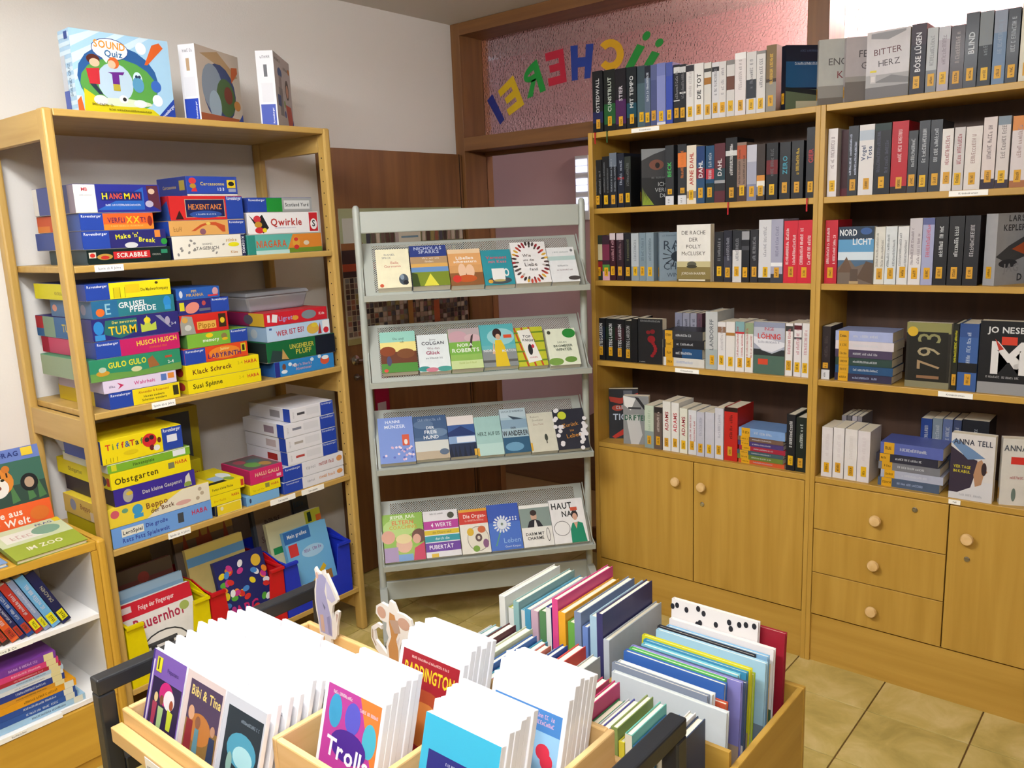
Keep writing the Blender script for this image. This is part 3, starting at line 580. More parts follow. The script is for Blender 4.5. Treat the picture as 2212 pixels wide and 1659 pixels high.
def c_nord(p): p.fr(0,0,1,.28,'8d7d70'); p.fpoly([(0,.28),(.3,.46),(.5,.3),(.8,.36),(1,.3),(1,0),(0,0)],'75665a'); p.fr(0,.42,1,.66,'d6e3ec'); p.fr(0,.56,1,.78,'5f9cc8'); p.fr(0,.78,1,1,'2c3c50'); p.fpoly([(0,.2),(.25,.48),(.45,.2)],'6b5343'); p.fpoly([(.55,.1),(.8,.4),(1,.36),(1,0)],'5d4a3c'); p.ft('NORD',.28,.9,.15,'eceff2',0,.5,True); p.ft('LICHT',.68,.74,.15,'eceff2',0,.55,True); p.fell(.78,.92,.16,.06,'3d5f9a'); p.fr(.36,.04,.58,.26,'5a4a40'); p.fr(.34,.0,.6,.05,'b89f74')
face(-1.961, 2, .115, .19, .03, '4c6a86', 'cover with white title over rocky shore and sky, facing out', c_nord, 90)
def c_kepler(p): p.ft('LARS',.6,.93,.12,'4c4b4e',0,.8,True); p.ft('KEPLER',.55,.8,.12,'4c4b4e',0,.9,True); p.fpoly([(0,.4),(.4,.55),(1,.7),(1,.4),(.4,.3)],'4a4a4c'); p.fpoly([(.5,.5),(1,.62),(1,.4)],'c05a2e'); p.fell(.4,.3,.3,.06,'35353a'); p.ft('JAG',.5,.24,.16,'9b9b9e',0,.8,True); p.ft('D',.8,.1,.14,'33333a',0,.4,True)
face(-2.432, 2, .13, .217, .040, 'a9a9ac', 'grey cover with black and orange forest turned outward on shelf', c_kepler, 30, XF)
def c_1793(p): p.fr(0,.84,1,1,'8f8c56'); p.fr(0,0,1,.1,'8a8568'); p.fr(.06,.1,.94,.86,'1f1e1a'); [p.text(s,p.w*.52,p.h*z,p.h*.46,c,math.pi/2,p.h*.17) for s,z,c in (('1',.17,'8f6a4c'),('7',.36,'a58a68'),('9',.56,'a89a78'),('3',.77,'8d8a5c'))]; p.fell(.14,.86,.12,.075,'d8b030')
face(-2.192, 3, .132, .214, .03, '25231d', 'black and olive cover with big tan numerals facing out above drawers', c_1793, 90)
def c_nesbo(p): p.fr(0,0,1,.16,'9a9a9c'); p.fr(0,.16,1,1,'17181d'); p.ft('JO NESBØ',.55,.88,.115,'dcdcdc',0,1.0,True); p.ft('M',.55,.50,.62,'e6e4e4',0,.95,True); p.fpoly([(.28,.76),(.45,.62),(.36,.6)],'c03a2c'); p.fr(.40,.68,.68,.79,'d4402a'); p.scrib(p.w*.15,p.h*.22,p.w*.75,p.h*.25,'aaaaac')
face(-2.405, 3, .150, .228, .04, '17181d', 'black cover with one giant white letter facing out above drawers', c_nesbo, 90)
def c_tell(p): p.fr(0,0,1,.3,'dad9de'); p.fpoly([(0,.8),(.3,.68),(.62,.62),(.62,.5),(.5,.2),(.2,.1),(0,.1)],'3a3142'); p.fpoly([(0,.86),(.4,.62),(.8,.66),(.5,.78),(.1,.92)],'6f8db5'); p.fpoly([(.62,.6),(.72,.64),(.86,.46),(.78,.40),(.74,.26),(.6,.22),(.55,.4)],'b58a6a'); p.fell(.78,.5,.06,.1,'3a2c30'); p.ft('ANNA TELL',.5,.88,.115,'3c3f4e',0,.9,True); p.ft('VIER TAGE',.28,.5,.06,'d2c52a',0,.4,True); p.ft('IN KABUL',.28,.43,.06,'d2c52a',0,.4,True); p.scrib(p.w*.25,p.h*.06,p.w*.8,p.h*.09,'a8a8b0')
face(-2.346, 4, .125, .218, .034, 'ddd9d8', 'white cover with a profile face and yellow subtitle, facing out', c_tell, 90, XF-.012)
def c_tell2(p): p.ft('ANNA TELL',.5,.86,.12,'4a4f5a',0,.95,True); p.fr(.2,.62,.5,.73,'d4342c'); p.scrib(p.w*.2,p.h*.4,p.w*.6,p.h*.44,'b05a5c'); p.fell(.3,.16,.05,.1,'6a7a72')
face(-2.490, 4, .125, .216, .036, 'ddd9d2', 'white cover with a small red badge beside a profile cover', c_tell2, 72, XF-.004)

# -- piles lying flat
def pile(y, ln, si, thick, cols, ref, dep=0.13, jit=0.006, x=XF, acc=None):
    z = SZ[si]; n = len(cols)
    for k, (th, c) in enumerate(zip(thick, cols)):
        dy = rnd.uniform(-jit, jit) if k else 0
        def sp(p, k=k, c=c):
            p.stk.rect(0, 0.012, p.w, 0.045, rnd.choice(('e2a81c', 'dba425'))); p.stk.scrib(p.w*.36, .016, p.w*.64, .042, '4a3a10', True)
            if acc and acc[k]: p.rect(0, p.h*.5, p.w, p.h, acc[k])
            p.scrib(p.w*.36, p.h*.32, p.w*.62, p.h*.75, 'cfd3da' if k else 'a5b4d8', True)
        lab = '%s paperback lying flat, %s from top of pile %s' % (cname(c), ORD[n-1-k], ref)
        book(Matrix.Translation((x+rnd.uniform(0, .004), y+dy, z)) @ Matrix.Rotation(math.pi/2, 4, 'X'), th-0.0004, ln+rnd.uniform(-.004, .001), dep, c, lab, 'novels in the beech bookcases', sp)
        z += th
pile(-1.287, .178, 3, (.034, .038, .034, .036), ('dcdad4', '1d2230', '20222a', '33353c'), 'behind the shelf label', acc=(None, '24507e', None, None))
pile(-1.610, .180, 4, (.017, .019, .016, .018, .018, .018, .034), ('d0592f', '6a7f34', '3f5a66', 'a8243e', '4a3a78', '75594c', '7fa3d6'), 'beside the red spine')
pile(-1.962, .19, 3, (.027, .028, .028, .028, .030, .034), ('332f4a', '25507c', '2c4640', '4a3f5c', 'dcd4da', 'a9b4e0'), 'by the middle upright', jit=.003)
pile(-2.122, .195, 4, (.030, .028, .028, .028, .040), ('4f5f78', 'b4b8cc', '7b7c84', '2f3040', '5b68b0'), 'between white spines and profile cover', jit=.01)
for k, (y, t, h, c) in enumerate([(-2.219,.036,.222,'1f3f86'),(-2.256,.031,.226,'7d8a94'),(-2.288,.03,.227,'5c6c96'),(-2.32,.025,.228,'3c486a'),(-2.347,.08,.233,'20222a'),(-1.952,.017,.2,'8d8890'),(-1.971,.016,.202,'5b575c'),(-1.989,.017,.202,'a59fa5'),(-2.007,.017,.203,'857f85')]):
    book(Matrix.Translation((-0.145, y-t, SZ[4])), t-.001, h, .125, c, '%s novel in back row of counter above drawers, %s from middle upright' % (cname(c), ORD[(k+4) % 9]), 'novels in the beech bookcases', mkspine('~1', 'b8bcc4', [], nostick=True))
for k, (y, t, h, c) in enumerate([(-1.268,.033,.197,'8f90a4'),(-1.303,.032,.197,'9c9cab'),(-1.338,.028,.197,'9f9fae'),(-1.368,.022,.197,'6a4a58')]):
    book(Matrix.Translation((-0.142, y-t, SZ[3])), t-.001, h, .12, c, '%s novel standing behind the flat pile, %s from the display stand' % (cname(c), ORD[k]), 'novels in the beech bookcases', mkspine('~1', '3c3c4a', [], nostick=True))

# ================================================================== open shelf unit with board games
GY, GXL, GXR, GB = -0.3341, -2.0877, -1.1254, 0.142
LZ = [2.0343, 1.5815, 1.1298, 0.6817, 0.1943]
gs = empty('game_shelf'); tag(gs, 'open beech shelf unit filled with board games against the white wall', 'shelf')
for xa, xb_ in ((GXL-0.030, GXL), (GXR, GXR+0.030)):
    for ya, yb_ in ((GY, GY+0.046), (GB-0.046, GB)):
        o = obj('post', B(xa, ya, 0, xb_, yb_, LZ[0]+0.001), 'shelfwood_z', gs, bevel=0.007)
    for z0, z1 in ((LZ[0]-0.085, LZ[0]-0.001), (1.02, 1.11), (0.09, 0.17)):
        obj('side_rail', B(xa+0.004, GY+0.047, z0, xb_-0.004, GB-0.047, z1), 'shelfwood_y', gs, bevel=0.002)
for z in LZ:
    obj('shelf_board', B(GXL+0.0005, GY+0.003, z-0.021, GXR-0.0005, GB-0.003, z), 'shelfwood_x', gs, bevel=0.003)
ph = MB()
for k in range(40): ph.cyl((GXR-0.0006, GY+0.024, 0.25+k*0.043), (GXR+0.0002, GY+0.024, 0.25+k*0.043), 0.0028, n=8)
pg = obj('peg_holes', ph, 'darkgap', gs); pg['kind'] = 'stuff'
def gsign(x0, x1, z, txt):
    s = obj('shelf_label', B(x0, GY+0.0005, z-0.0215, x1, GY+0.003, z-0.001), 'white', gs)
    p = Pr(x1-x0, 0.0205); p.ft(txt, .5, .5, .5, '3a3a5a'); p.build('label_print', s, (x0, GY+0.0005, z-0.0215), (1,0,0), (0,0,1), (0,-1,0))
gsign(-2.028, -1.940, LZ[1], 'Spiele ab 8 Jahre'); gsign(-1.905, -1.825, LZ[2], 'Spiele ab 6 Jahre'); gsign(-1.905, -1.825, LZ[3], 'Spiele ab 4 Jahre'); gsign(-1.505, -1.395, LZ[3], 'Lernspiele'); gsign(-1.365, -1.26, LZ[3], 'Lernspiele')

def game(x0, x1, z, h, dep, col, label, front=None, side=None, yf=GY+0.012, group='board games on the open shelf', name='board_game_box', rz=0, top=None):
    w_ = x1-x0; M = TR(x0, yf, z, rz)
    r = obj(name, B(0, 0, 0.006, w_, dep, h-0.0004), 'card', None, M, col, bevel=0.0015); tag(r, label, 'game box', group)
    obj('box_base', B(0.0018, 0.0018, 0, w_-0.0018, dep-0.0018, 0.0065), 'card', r, color='d9d6cf')
    if front:
        p = Pr(w_, h); front(p); p.build('front_print', r, (0,0,0), (1,0,0), (0,0,1), (0,-1,0))
    if side:
        p = Pr(dep, h)
        if isinstance(side, str): p.fr(0.004, .03, .996, .97, side)
        else: side(p)
        p.build('side_print', r, (0,dep,0), (0,-1,0), (0,0,1), (-1,0,0))
    if top:
        p = Pr(w_, dep); top(p); p.build('top_print', r, (0,0,h-0.0004), (1,0,0), (0,1,0), (0,0,1))
    return z+h
BL = '2746a3'
def rv(p, a, b, y=.83): p.fr(a, .03, b, .97, BL); p.text('Ravensburger', (a+b)/2*p.w, y*p.h, p.h*.2, 'e6e9f4', 0, (b-a)*p.w*.86, True)
def haba(p, cx, cy, s=.3, c='c8202c', mw=.18): p.ft('HABA', cx, cy, s, c, 0, mw, True)
def yg(p): p.fr(0, .03, 1, .97, 'f2dc14')

# ---- shelf with games from eight years
z = LZ[1]
def f(p): p.fr(.0,.03,1,.97,'10211f'); p.fr(.02,.45,.10,.82,'d8d3c0'); p.fell(.06,.62,.03,.14,'c8302a'); p.fell(.20,.5,.09,.2,'b8913f'); p.fell(.20,.45,.05,.12,'c03028'); p.fr(.30,.30,.74,.80,'c4272c'); p.ft('SCRABBLE',.52,.55,.42,'f2eee6',0,.40,True); p.ft('ORIGINAL',.82,.5,.18,'a9ada2',0,.11); p.fr(.88,.55,.96,.82,'2f8a66')
z = game(-2.041,-1.775,z,.046,.27,'14262a','dark green word game box with red name panel at bottom of its stack',f,'2c4048')
def f(p): p.fr(0,.03,1,.97,'2c2a6e'); rv(p,0,.31); p.ft("Make 'n'",.52,.68,.36,'e6e02a',.08,.4,True); p.ft('Break',.76,.42,.36,'e6e02a',-.1,.3,True); p.fell(.56,.16,.08,.16,'d6d6d8'); p.fr(.86,.55,.93,.95,'e88a3a'); p.fell(.97,.3,.04,.18,'2f9a3f')
z = game(-2.049,-1.785,z,.056,.34,'2b3a86','navy box with yellow slanted lettering above the dark green box',f,'3a4f92')
def f(p): p.fr(.30,.03,1,.97,'e8622a'); p.fr(.30,.03,1,.35,'ef8a30'); rv(p,0,.305); p.ft('VERFLI',.48,.58,.40,'5a1f4f',0,.24,True); p.ft('XX',.71,.58,.55,'f2c22a',0,.2,True); p.ft('T!',.85,.58,.4,'5a1f4f',0,.1,True); p.scrib(p.w*.4,p.h*.2,p.w*.85,p.h*.28,'f6c070'); p.fell(.95,.5,.035,.3,'8a2a22')
def s(p): p.fr(0,.03,1,.97,'c2502c'); p.fr(.55,.03,1,.97,'34539c'); p.fr(.0,.03,.3,.4,'d2782f')
z = game(-2.049,-1.821,z,.053,.31,'2c4aa0','blue and orange card game box below the white-ended blue box',f,s)
def f(p): p.fr(0,.02,.24,.98,'efece2'); p.fr(.24,.02,1,.98,'2b3190'); p.fpoly([(.24,.1),(.8,.9),(.8,.1)],'2a62b8'); p.ft('MB',.12,.82,.16,'c8304a',0,.1,True); p.scrib(p.w*.06,p.h*.6,p.w*.2,p.h*.64,'8a93b0'); p.fr(.30,.42,.78,.74,'20266e'); p.ft('H',.34,.58,.3,'f0d820',0,.1,True); p.ft('ANG',.465,.58,.27,'e0522a',0,.16,True); p.ft('M',.60,.58,.3,'f0d820',0,.1,True); p.ft('AN',.70,.58,.27,'e0522a',0,.12,True); p.scrib(p.w*.34,p.h*.24,p.w*.76,p.h*.31,'d6dcf2'); p.fpoly([(.84,.95),(.98,.95),(1,.05),(.86,.3)],'5a2a3a'); p.fell(.9,.75,.04,.1,'d8b8a0'); p.fell(.86,.3,.05,.12,'b9b0c8')
def s(p): p.fr(0,.02,1,.98,'46538f'); p.fr(.86,.02,1,.98,'8d7f8c'); p.fr(.0,.02,.12,.98,'dedad4')
z = game(-2.056,-1.79,z,.086,.30,'2b3190','thick blue word game box with white end panel topping its stack',f,s)
z = LZ[1]
def f(p): p.fr(0,.02,1,.98,'ede8da'); p.fr(.94,.02,1,.98,'20264e'); p.text('KOSMOS',.97*p.w,.5*p.h,.05*p.w,'eceef2',-math.pi/2,p.h*.8,True); p.ft('GEHEIMES',.46,.62,.12,'6c6a66',0,.2); p.ft('TAGEBUCH',.46,.44,.20,'6c6a66',0,.36,True); p.ft('stinke',.80,.76,.2,'c09a5a',0,.2,True); p.fell(.83,.55,.08,.1,'e6dc20'); p.ft('Käse',.83,.22,.16,'c08a4a',0,.15,True); [p.fell(rnd.uniform(.03,.35),rnd.uniform(.1,.9),.02,.05,'8d8a86',rnd.random()*3) for _ in range(9)]; [p.fell(rnd.uniform(.5,.7),rnd.uniform(.1,.9),.02,.04,'9a9792',rnd.random()*3) for _ in range(4)]
z = game(-1.766,-1.496,z,.076,.27,'e9e4d6','cream box with sketched doodles and navy end strip under an orange box',f,'23284f')
def f(p): rv(p,.765,1); p.fr(0,.03,.765,.97,'dda55c'); p.fpoly([(.27,.3),(.40,.72),(.5,.86),(.6,.86),(.72,.62),(.82-.1,.2),(.68,.2),(.6,.62),(.5,.72),(.42,.6),(.32,.3)],'c2502a'); p.fell(.5,.78,.03,.09,'e8c860'); p.fell(.42,.25,.04,.2,'8a5a6a'); p.scrib(p.w*.05,p.h*.3,p.w*.15,p.h*.6,'a87a40')
z = game(-1.77,-1.49,z,.050,.27,'dda55c','sandy orange box with red arc between cream and bright red boxes',f,BL)
def f(p): rv(p,.76,1,.9); p.fr(0,.02,.76,.98,'d02a2a'); p.fr(.20,.12,.74,.86,'b8a48a'); p.fr(.21,.14,.73,.84,'1f2350'); p.fell(.47,.24,.22,.15,'2f4f9a'); p.text('HEXENTANZ',.47*p.w,.55*p.h,.30*p.h,'d8823a',0,.46*p.w,True); p.scrib(p.w*.33,p.h*.22,p.w*.62,p.h*.28,'c4cde2'); p.fpoly([(.06,.05),(.17,.05),(.12,.42)],'3a1a1c')
def s(p): p.fr(0,.02,1,.98,'b52430'); p.fpoly([(.45,.02),(1,.02),(.95,.8)],'2f4a92')
z = game(-1.761,-1.492,z,.080,.27,'d02a2a','bright red game box with dark title window under a plain blue box',f,s)
def f(p): p.fell(.12,.76,.07,.16,'d23a40'); p.fpoly([(.08,.22),(.2,.22),(.15,.6)],'cf2f38'); p.fell(.12,.5,.06,.12,'b08a2a'); p.ft('Carcassonne',.5,.62,.24,'cdb862',0,.54,True); p.ft('1·2·3',.66,.34,.22,'dfe2ea',0,.2,True); p.fr(.79,.4,.96,.82,'e6c62a'); p.fell(.875,.62,.06,.12,'2a2a22'); p.fr(.81,.2,.96,.36,'9aa0b8')
def s(p): p.fr(0,.02,1,.98,'2b3a80'); p.ft('Carcassonne',.42,.5,.24,'a8955a',0,.5,True); p.fr(.76,.3,.94,.8,'9a8a3a')
game(-1.694,-1.505,z,.064,.19,'2c48a6','small plain blue box with yellow emblem topping the red box',f,s)
z = LZ[1]
def f(p): p.fr(0,.02,.55,.98,'5fb0a4'); p.fr(0,.02,.1,.98,'2f8a7c'); p.fpoly([(.5,.02),(1,.02),(1,.98),(.6,.98)],'d9852f'); p.fr(.54,.02,1,.26,'6a8a2c'); p.fr(.1,.0,.54,.2,'bcdcd6'); p.ft('NIAGARA',.31,.52,.5,'cf5a2c',0,.4,True); p.fell(.64,.55,.05,.28,'d9a23a'); p.fell(.64,.7,.03,.1,'cc3a34'); p.fell(.64,.3,.035,.12,'c83030'); p.fell(.78,.5,.04,.12,'d6c8b0')
z = game(-1.487,-1.166,z,.070,.27,'5fb0a4','teal and orange game box with canoe scene by the far post',f,'2f7f74')
def f(p): p.fr(.01,.03,.99,.97,'f1eff0'); p.fr(.86,.08,.985,.96,'c2222c'); p.fell(.925,.42,.05,.26,'f0eeee'); p.ft('S',.925,.45,.42,'3a3a3e',0,.1,True); p.fpoly([(.02,.9),(.1,.6),(.2,.9),(.28,.3),(.2,.05),(.12,.3)],'222226'); p.fell(.13,.70,.05,.16,'cf3a44'); p.fell(.14,.45,.05,.14,'c2902f'); p.fell(.15,.2,.06,.14,'cb2f3a'); p.fell(.22,.2,.03,.1,'e2d02a'); p.ft('Qwirkle',.53,.55,.46,'b5342c',0,.45,True); p.scrib(p.w*.36,p.h*.26,p.w*.66,p.h*.31,'b8b8d0')
z = game(-1.479,-1.173,z,.078,.27,'efecee','white game box with red block and red script between teal and blue',f,'b3b0b8')
def f(p): rv(p,0,.28); p.fr(.28,.03,.52,.97,'1f8a34'); p.fr(.52,.03,1,.97,'9ea0a0'); p.fr(.55,.2,.96,.8,'d6d8d8'); p.ft('Scotland Yard',.755,.5,.34,'33363a',0,.38,True)
game(-1.472,-1.197,z,.052,.27,'2c48a6','flat blue, green and silver detective game box topping the white box',f,'2a3f8c')
# ---- shelf with games from six years
z = LZ[2]
def f(p): rv(p,0,.32); p.fr(.32,.02,1,.98,'efd61a'); p.ft('Alexander & Rosamund',.62,.74,.2,'b05a1a',0,.44,True); p.ft('Hexen zaubern',.62,.46,.19,'4a4420',0,.34,True); p.ft('Schatten wandern',.62,.25,.19,'4a4420',0,.36,True); p.fr(.90,.2,.98,.82,'3a3620')
def s(p): p.fr(0,.02,1,.98,'d8bd20'); p.fr(.72,.02,1,.98,'2a3a86'); p.fr(.58,.1,.66,.9,'7a5a20')
z = game(-2.033,-1.799,z,.053,.37,BL,'yellow and blue box at bottom of the tallest stack',f,s)
def f(p): p.fr(0,.02,1,.98,'e0d2ea'); p.fpoly([(.18,.75),(.27,.5),(.18,.2),(.22,.48)],'c02a5a'); p.scrib(p.w*.06,p.h*.4,p.w*.17,p.h*.6,'5a4f7a'); p.ft('Wahrheit',.55,.5,.4,'cf4a8a',0,.36,True); p.fr(.78,.3,.86,.85,'5a78b8'); p.fr(.88,.4,.97,.85,'e08a3a')
z = game(-2.046,-1.806,z,.040,.33,'dccfe8','thin pale lilac box above the bottom yellow box',f,'a99fb5')
def f(p): p.fr(0,.02,1,.98,'2f8a66'); p.fpoly([(0,.02),(1,.02),(1,.35),(.5,.25),(0,.4)],'6a9a4a'); p.ft('GULO GULO',.40,.68,.36,'e2d62a',.02,.42,True); p.fell(.13,.36,.07,.12,'c9962f'); p.fell(.13,.52,.04,.12,'b8c8b0'); p.fell(.49,.35,.06,.12,'d2d0a0'); p.fpoly([(.63,.3),(.75,.35),(.68,.85),(.62,.7)],'9a6236'); p.fr(.82,.65,.9,.75,'b04a2f'); p.ft('2-4',.88,.45,.2,'e0e6d8',0,.14,True)
z = game(-2.080,-1.783,z,.070,.36,'3a9069','green box with eggs and nest scene, fifth from top of tallest stack',f,'8fa285')
def f(p): rv(p,0,.28); p.fr(.28,.02,1,.98,'c22264'); p.ft('HUSCH HUSCH',.72,.66,.40,'e3ce3a',.03,.5,True); p.scrib(p.w*.62,p.h*.25,p.w*.85,p.h*.38,'d8622a')
def s(p): p.fr(0,.02,1,.98,'c04468'); p.fr(.6,.02,1,.98,'2b3f90'); p.fr(0,.02,.14,.98,'a01f3a')
z = game(-2.054,-1.780,z,.054,.40,BL,'magenta box with blue end and yellow title in the tallest stack',f,s)
def f(p): p.fr(0,.02,1,.98,'2e2a72'); p.fpoly([(.15,.9),(.5,.9),(.5,.3),(.3,.05),(.12,.3)],'256a6a'); p.fell(.07,.6,.055,.3,'2f86cc'); p.fr(.02,.05,.13,.3,'3a8ed0'); p.ft('TURM',.33,.42,.52,'eac22a',0,.32,True); p.ft('Der zerstreute',.36,.78,.16,'e2d060',0,.3,True); p.fpoly([(.54,.2),(.72,.25),(.72,.62),(.66,.5),(.62,.95),(.58,.5),(.54,.6)],'b9c84a'); p.fell(.62,.72,.04,.14,'e0d030'); p.fpoly([(.72,.9),(.78,.9),(.9,.3),(.88,.28)],'8d8fa8'); p.fell(.86,.6,.03,.2,'a8a0b8'); p.ft('2-4',.93,.45,.16,'d0d2e0',0,.1,True)
def s(p): p.fr(0,.02,1,.98,'34669a'); p.fr(0,.4,.14,.98,'b0303a'); p.fr(.14,.02,.35,.98,'7f9a86'); p.fr(.7,.02,1,.98,'2f2f78'); p.ft('TURM',.6,.5,.5,'c8b04a',0,.25,True)
z = game(-2.056,-1.774,z,.070,.42,'2e2a72','thick indigo box with tower and ghost artwork in the tallest stack',f,s)
def f(p): p.fr(0,.02,1,.98,'2d7a86'); p.fr(.0,.02,.3,.98,'2a6a96'); p.fell(.09,.34,.05,.22,'e8702f'); p.scrib(p.w*.15,p.h*.2,p.w*.25,p.h*.8,'8fc0d2'); p.ft('GRUSEL',.48,.66,.44,'eceef0',.04,.36,True); p.ft('PFERDE',.60,.36,.44,'eceef0',0,.36,True); p.fell(.91,.6,.05,.34,'2f8ad0'); p.fr(.87,.15,.95,.4,'3a96d6')
def s(p): p.fr(0,.02,1,.98,'4d6f96'); p.fell(.1,.5,.06,.2,'c88a7a'); p.fell(.8,.5,.06,.3,'8d8aa0')
z = game(-2.049,-1.783,z,.056,.30,'2d7a86','teal box with puffy white title, second from top of tallest stack',f,s)
def f(p): rv(p,0,.265); p.fr(.265,.02,1,.98,'f0e01c'); p.fr(.31,.08,.39,.7,'d8c41a'); p.fr(.45,.3,.62,.82,'e6c61e'); p.ft('Die Maulwurfcompany',.80,.45,.26,'5a4a1a',0,.34,True); p.fell(.83,.8,.02,.08,'4a3a1a'); [p.fr(a,.05,a+.004,.68,'3a3a1a') for a in (.31,.385,.44)]
def s(p): p.fr(0,.02,1,.98,'d9d028'); p.fr(.68,.02,1,.98,'2b3f90'); p.scrib(p.w*.4,p.h*.3,p.w*.6,p.h*.5,'8a7a2a')
game(-2.061,-1.790,z,.052,.38,BL,'yellow and blue box topping the tallest stack by the left post',f,s)
z = LZ[2]
def f(p): yg(p); p.ft('Susi Spinne',.26,.55,.48,'3a3a10',.03,.42,True); p.ft('2-4',.72,.6,.3,'b8a81a',0,.1); haba(p,.89,.58,.34,'c8202c',.18)
def s(p): p.fr(0,.02,1,.98,'e2c81a'); p.fell(.8,.5,.12,.3,'b0302a')
z = game(-1.769,-1.485,z,.048,.21,'f2dc14','flat yellow box at bottom of the middle stack',f,s)
def f(p): yg(p); p.ft('Klack Schreck',.35,.52,.44,'5a2a1c',.02,.56,True); p.ft('2-4',.73,.62,.28,'a8981a',0,.1); haba(p,.88,.62,.34,'c8202c',.18)
z = game(-1.771,-1.488,z,.052,.21,'f2dc14','yellow box with dark brown title, second from bottom of middle stack',f,s)
def f(p): rv(p,0,.32); p.fr(.32,.02,1,.98,'dd4a22'); p.fell(.62,.5,.25,.4,'e8872a'); p.ft('Junior',.63,.74,.26,'f2dc8a',0,.2,True); p.ft('LABYRINTH',.62,.36,.42,'4a2668',0,.54,True); p.fr(.89,.35,.97,.9,'d8cc2a'); p.fr(.91,.42,.95,.8,'2a2a1a')
z = game(-1.769,-1.529,z,.054,.24,'dd4a22','orange and blue maze game box under the light green box',f,BL)
def f(p): p.fr(0,.02,.70,.98,'7db43c'); rv(p,.70,1,.84); p.fell(.36,.78,.06,.16,'eacb1c'); p.ft('memory',.38,.46,.34,'eef2e4',0,.3,True); p.fell(.60,.62,.05,.2,'8a7a4a'); p.fell(.61,.4,.05,.1,'e0b81e')
z = game(-1.753,-1.524,z,.048,.24,'7db43c','light green pairs game box with blue end in the middle stack',f,'4f7f3a')
def f(p): p.fr(0,.02,1,.98,'d02a22'); p.fpoly([(0,.02),(.3,.02),(.25,.9),(.05,.98),(0,.6)],'9a9a92'); p.fell(.1,.75,.06,.15,'d0a04a'); p.fell(.15,.35,.07,.15,'c8c8c0'); p.fr(.34,.2,.74,.6,'e2b050'); p.ft('Pippo',.54,.4,.4,'a8721e',0,.36,True); p.fr(.80,.2,.96,.9,'3a2a1a'); p.fell(.88,.55,.05,.15,'e0c02a')
z = game(-1.771,-1.595,z,.066,.20,'d02a22','short red box with grey figures above the light green box',f,'4a2a3a')
def f(p): p.fr(0,.02,1,.98,'2d2a74'); rv(p,.64,1,.86); p.fell(.27,.45,.14,.36,'e08a78',.3); p.fr(.03,.3,.12,.85,'d8cf2a'); p.fell(.5,.7,.04,.16,'b84a4a'); p.fr(.4,.18,.62,.36,'6a6a78')
z = game(-1.772,-1.585,z,.050,.20,'2d2a74','short indigo box with pink fish, second from top of middle stack',f,'23245c')
def f(p): p.fr(0,.02,1,.98,'2a5cae'); p.ft('PIPI',.4,.7,.3,'d8b04a',0,.2,True); p.ft('PIRANHA',.42,.38,.36,'c8a04a',0,.4,True); p.fell(.9,.55,.07,.34,'cf9aa0'); p.fr(.72,.15,.96,.3,'c83a44'); p.fell(.1,.5,.04,.3,'cfd4e0')
game(-1.773,-1.616,z,.039,.18,'2a5cae','smallest blue box topping the middle stack',f,'25355f')
z = LZ[2]
def f(p): p.fr(0,.02,1,.98,'2f86cc'); p.fr(0,.02,.08,.98,'2a2f86'); p.fell(.15,.62,.03,.2,'7a4a3a'); p.fell(.15,.3,.05,.12,'e6ecf2'); [p.fell(a,b,.03,.12,'d6e6f2') for a,b in ((.25,.72),(.33,.62),(.62,.8),(.75,.9))]; p.ft('Käpt’n Sharky',.45,.62,.24,'c8a0b0',0,.34,True); p.ft('Abenteuer',.47,.36,.26,'c8a0b0',0,.42,True); p.fell(.84,.6,.08,.28,'d8583a'); p.fell(.85,.78,.06,.14,'eef2f4')
z = game(-1.425,-1.154,z,.058,.25,'2f86cc','sky-blue box at bottom of the stack by the far post',f,'2a5a9c')
def f(p): p.fr(0,.02,1,.98,'14663a'); p.fr(.7,.02,1,.98,'101a2a'); p.fpoly([(.03,.02),(.3,.02),(.2,.5),(.08,.6)],'2a3f3f'); p.fpoly([(.2,.1),(.3,.05),(.22,.6)],'c09a5a'); p.ft('UNGEHEUER',.5,.64,.32,'c8c04a',.0,.36,True); p.ft('PLUFF',.52,.36,.34,'c8c04a',0,.32,True)
z = game(-1.452,-1.142,z,.076,.30,'14663a','dark green monster game box above the sky-blue box',f,'23302c')
def f(p): p.fr(0,.02,1,.98,'b8d2ec'); p.ft('WER IST ES?',.36,.52,.46,'b8283c',.05,.44,True); p.fell(.72,.5,.1,.35,'d8b04a'); p.fell(.75,.72,.05,.16,'e2c83a'); p.fpoly([(.8,.1),(.86,.1),(.84,.85)],'a02a30'); p.fr(.88,.1,.99,.94,'eef0f4'); p.fell(.935,.3,.045,.2,'d0283a'); p.fr(.04,.75,.08,.88,'3a5a9a')
def s(p): p.fr(0,.02,1,.98,'8ea9c4'); p.fell(.7,.5,.08,.3,'b0b8bc')
z = game(-1.445,-1.161,z,.058,.27,'b8d2ec','pale blue guessing game box below the flat red box',f,s)
def f(p): p.fr(0,.02,1,.98,'cc2030'); p.fr(.05,.3,.09,.85,'e6e6e6'); p.fpoly([(.11,.3),(.19,.22),(.21,.8),(.13,.88)],'e8e8ea'); p.ft('Ligretto',.37,.5,.5,'a8a0d8',.02,.3,True); p.fell(.48,.42,.05,.18,'e0a03a'); p.fell(.70,.55,.12,.34,'7d8a92'); p.ft('Kids',.91,.52,.28,'f0d8d8',0,.1,True)
def s(p): p.fr(0,.02,1,.98,'8a2350'); p.fr(.62,.02,1,.98,'c8a02f'); p.fell(.6,.5,.12,.36,'55505c')
z = game(-1.451,-1.169,z,.049,.25,'cc2030','flat bright red card game box under the clear plastic box',f,s)
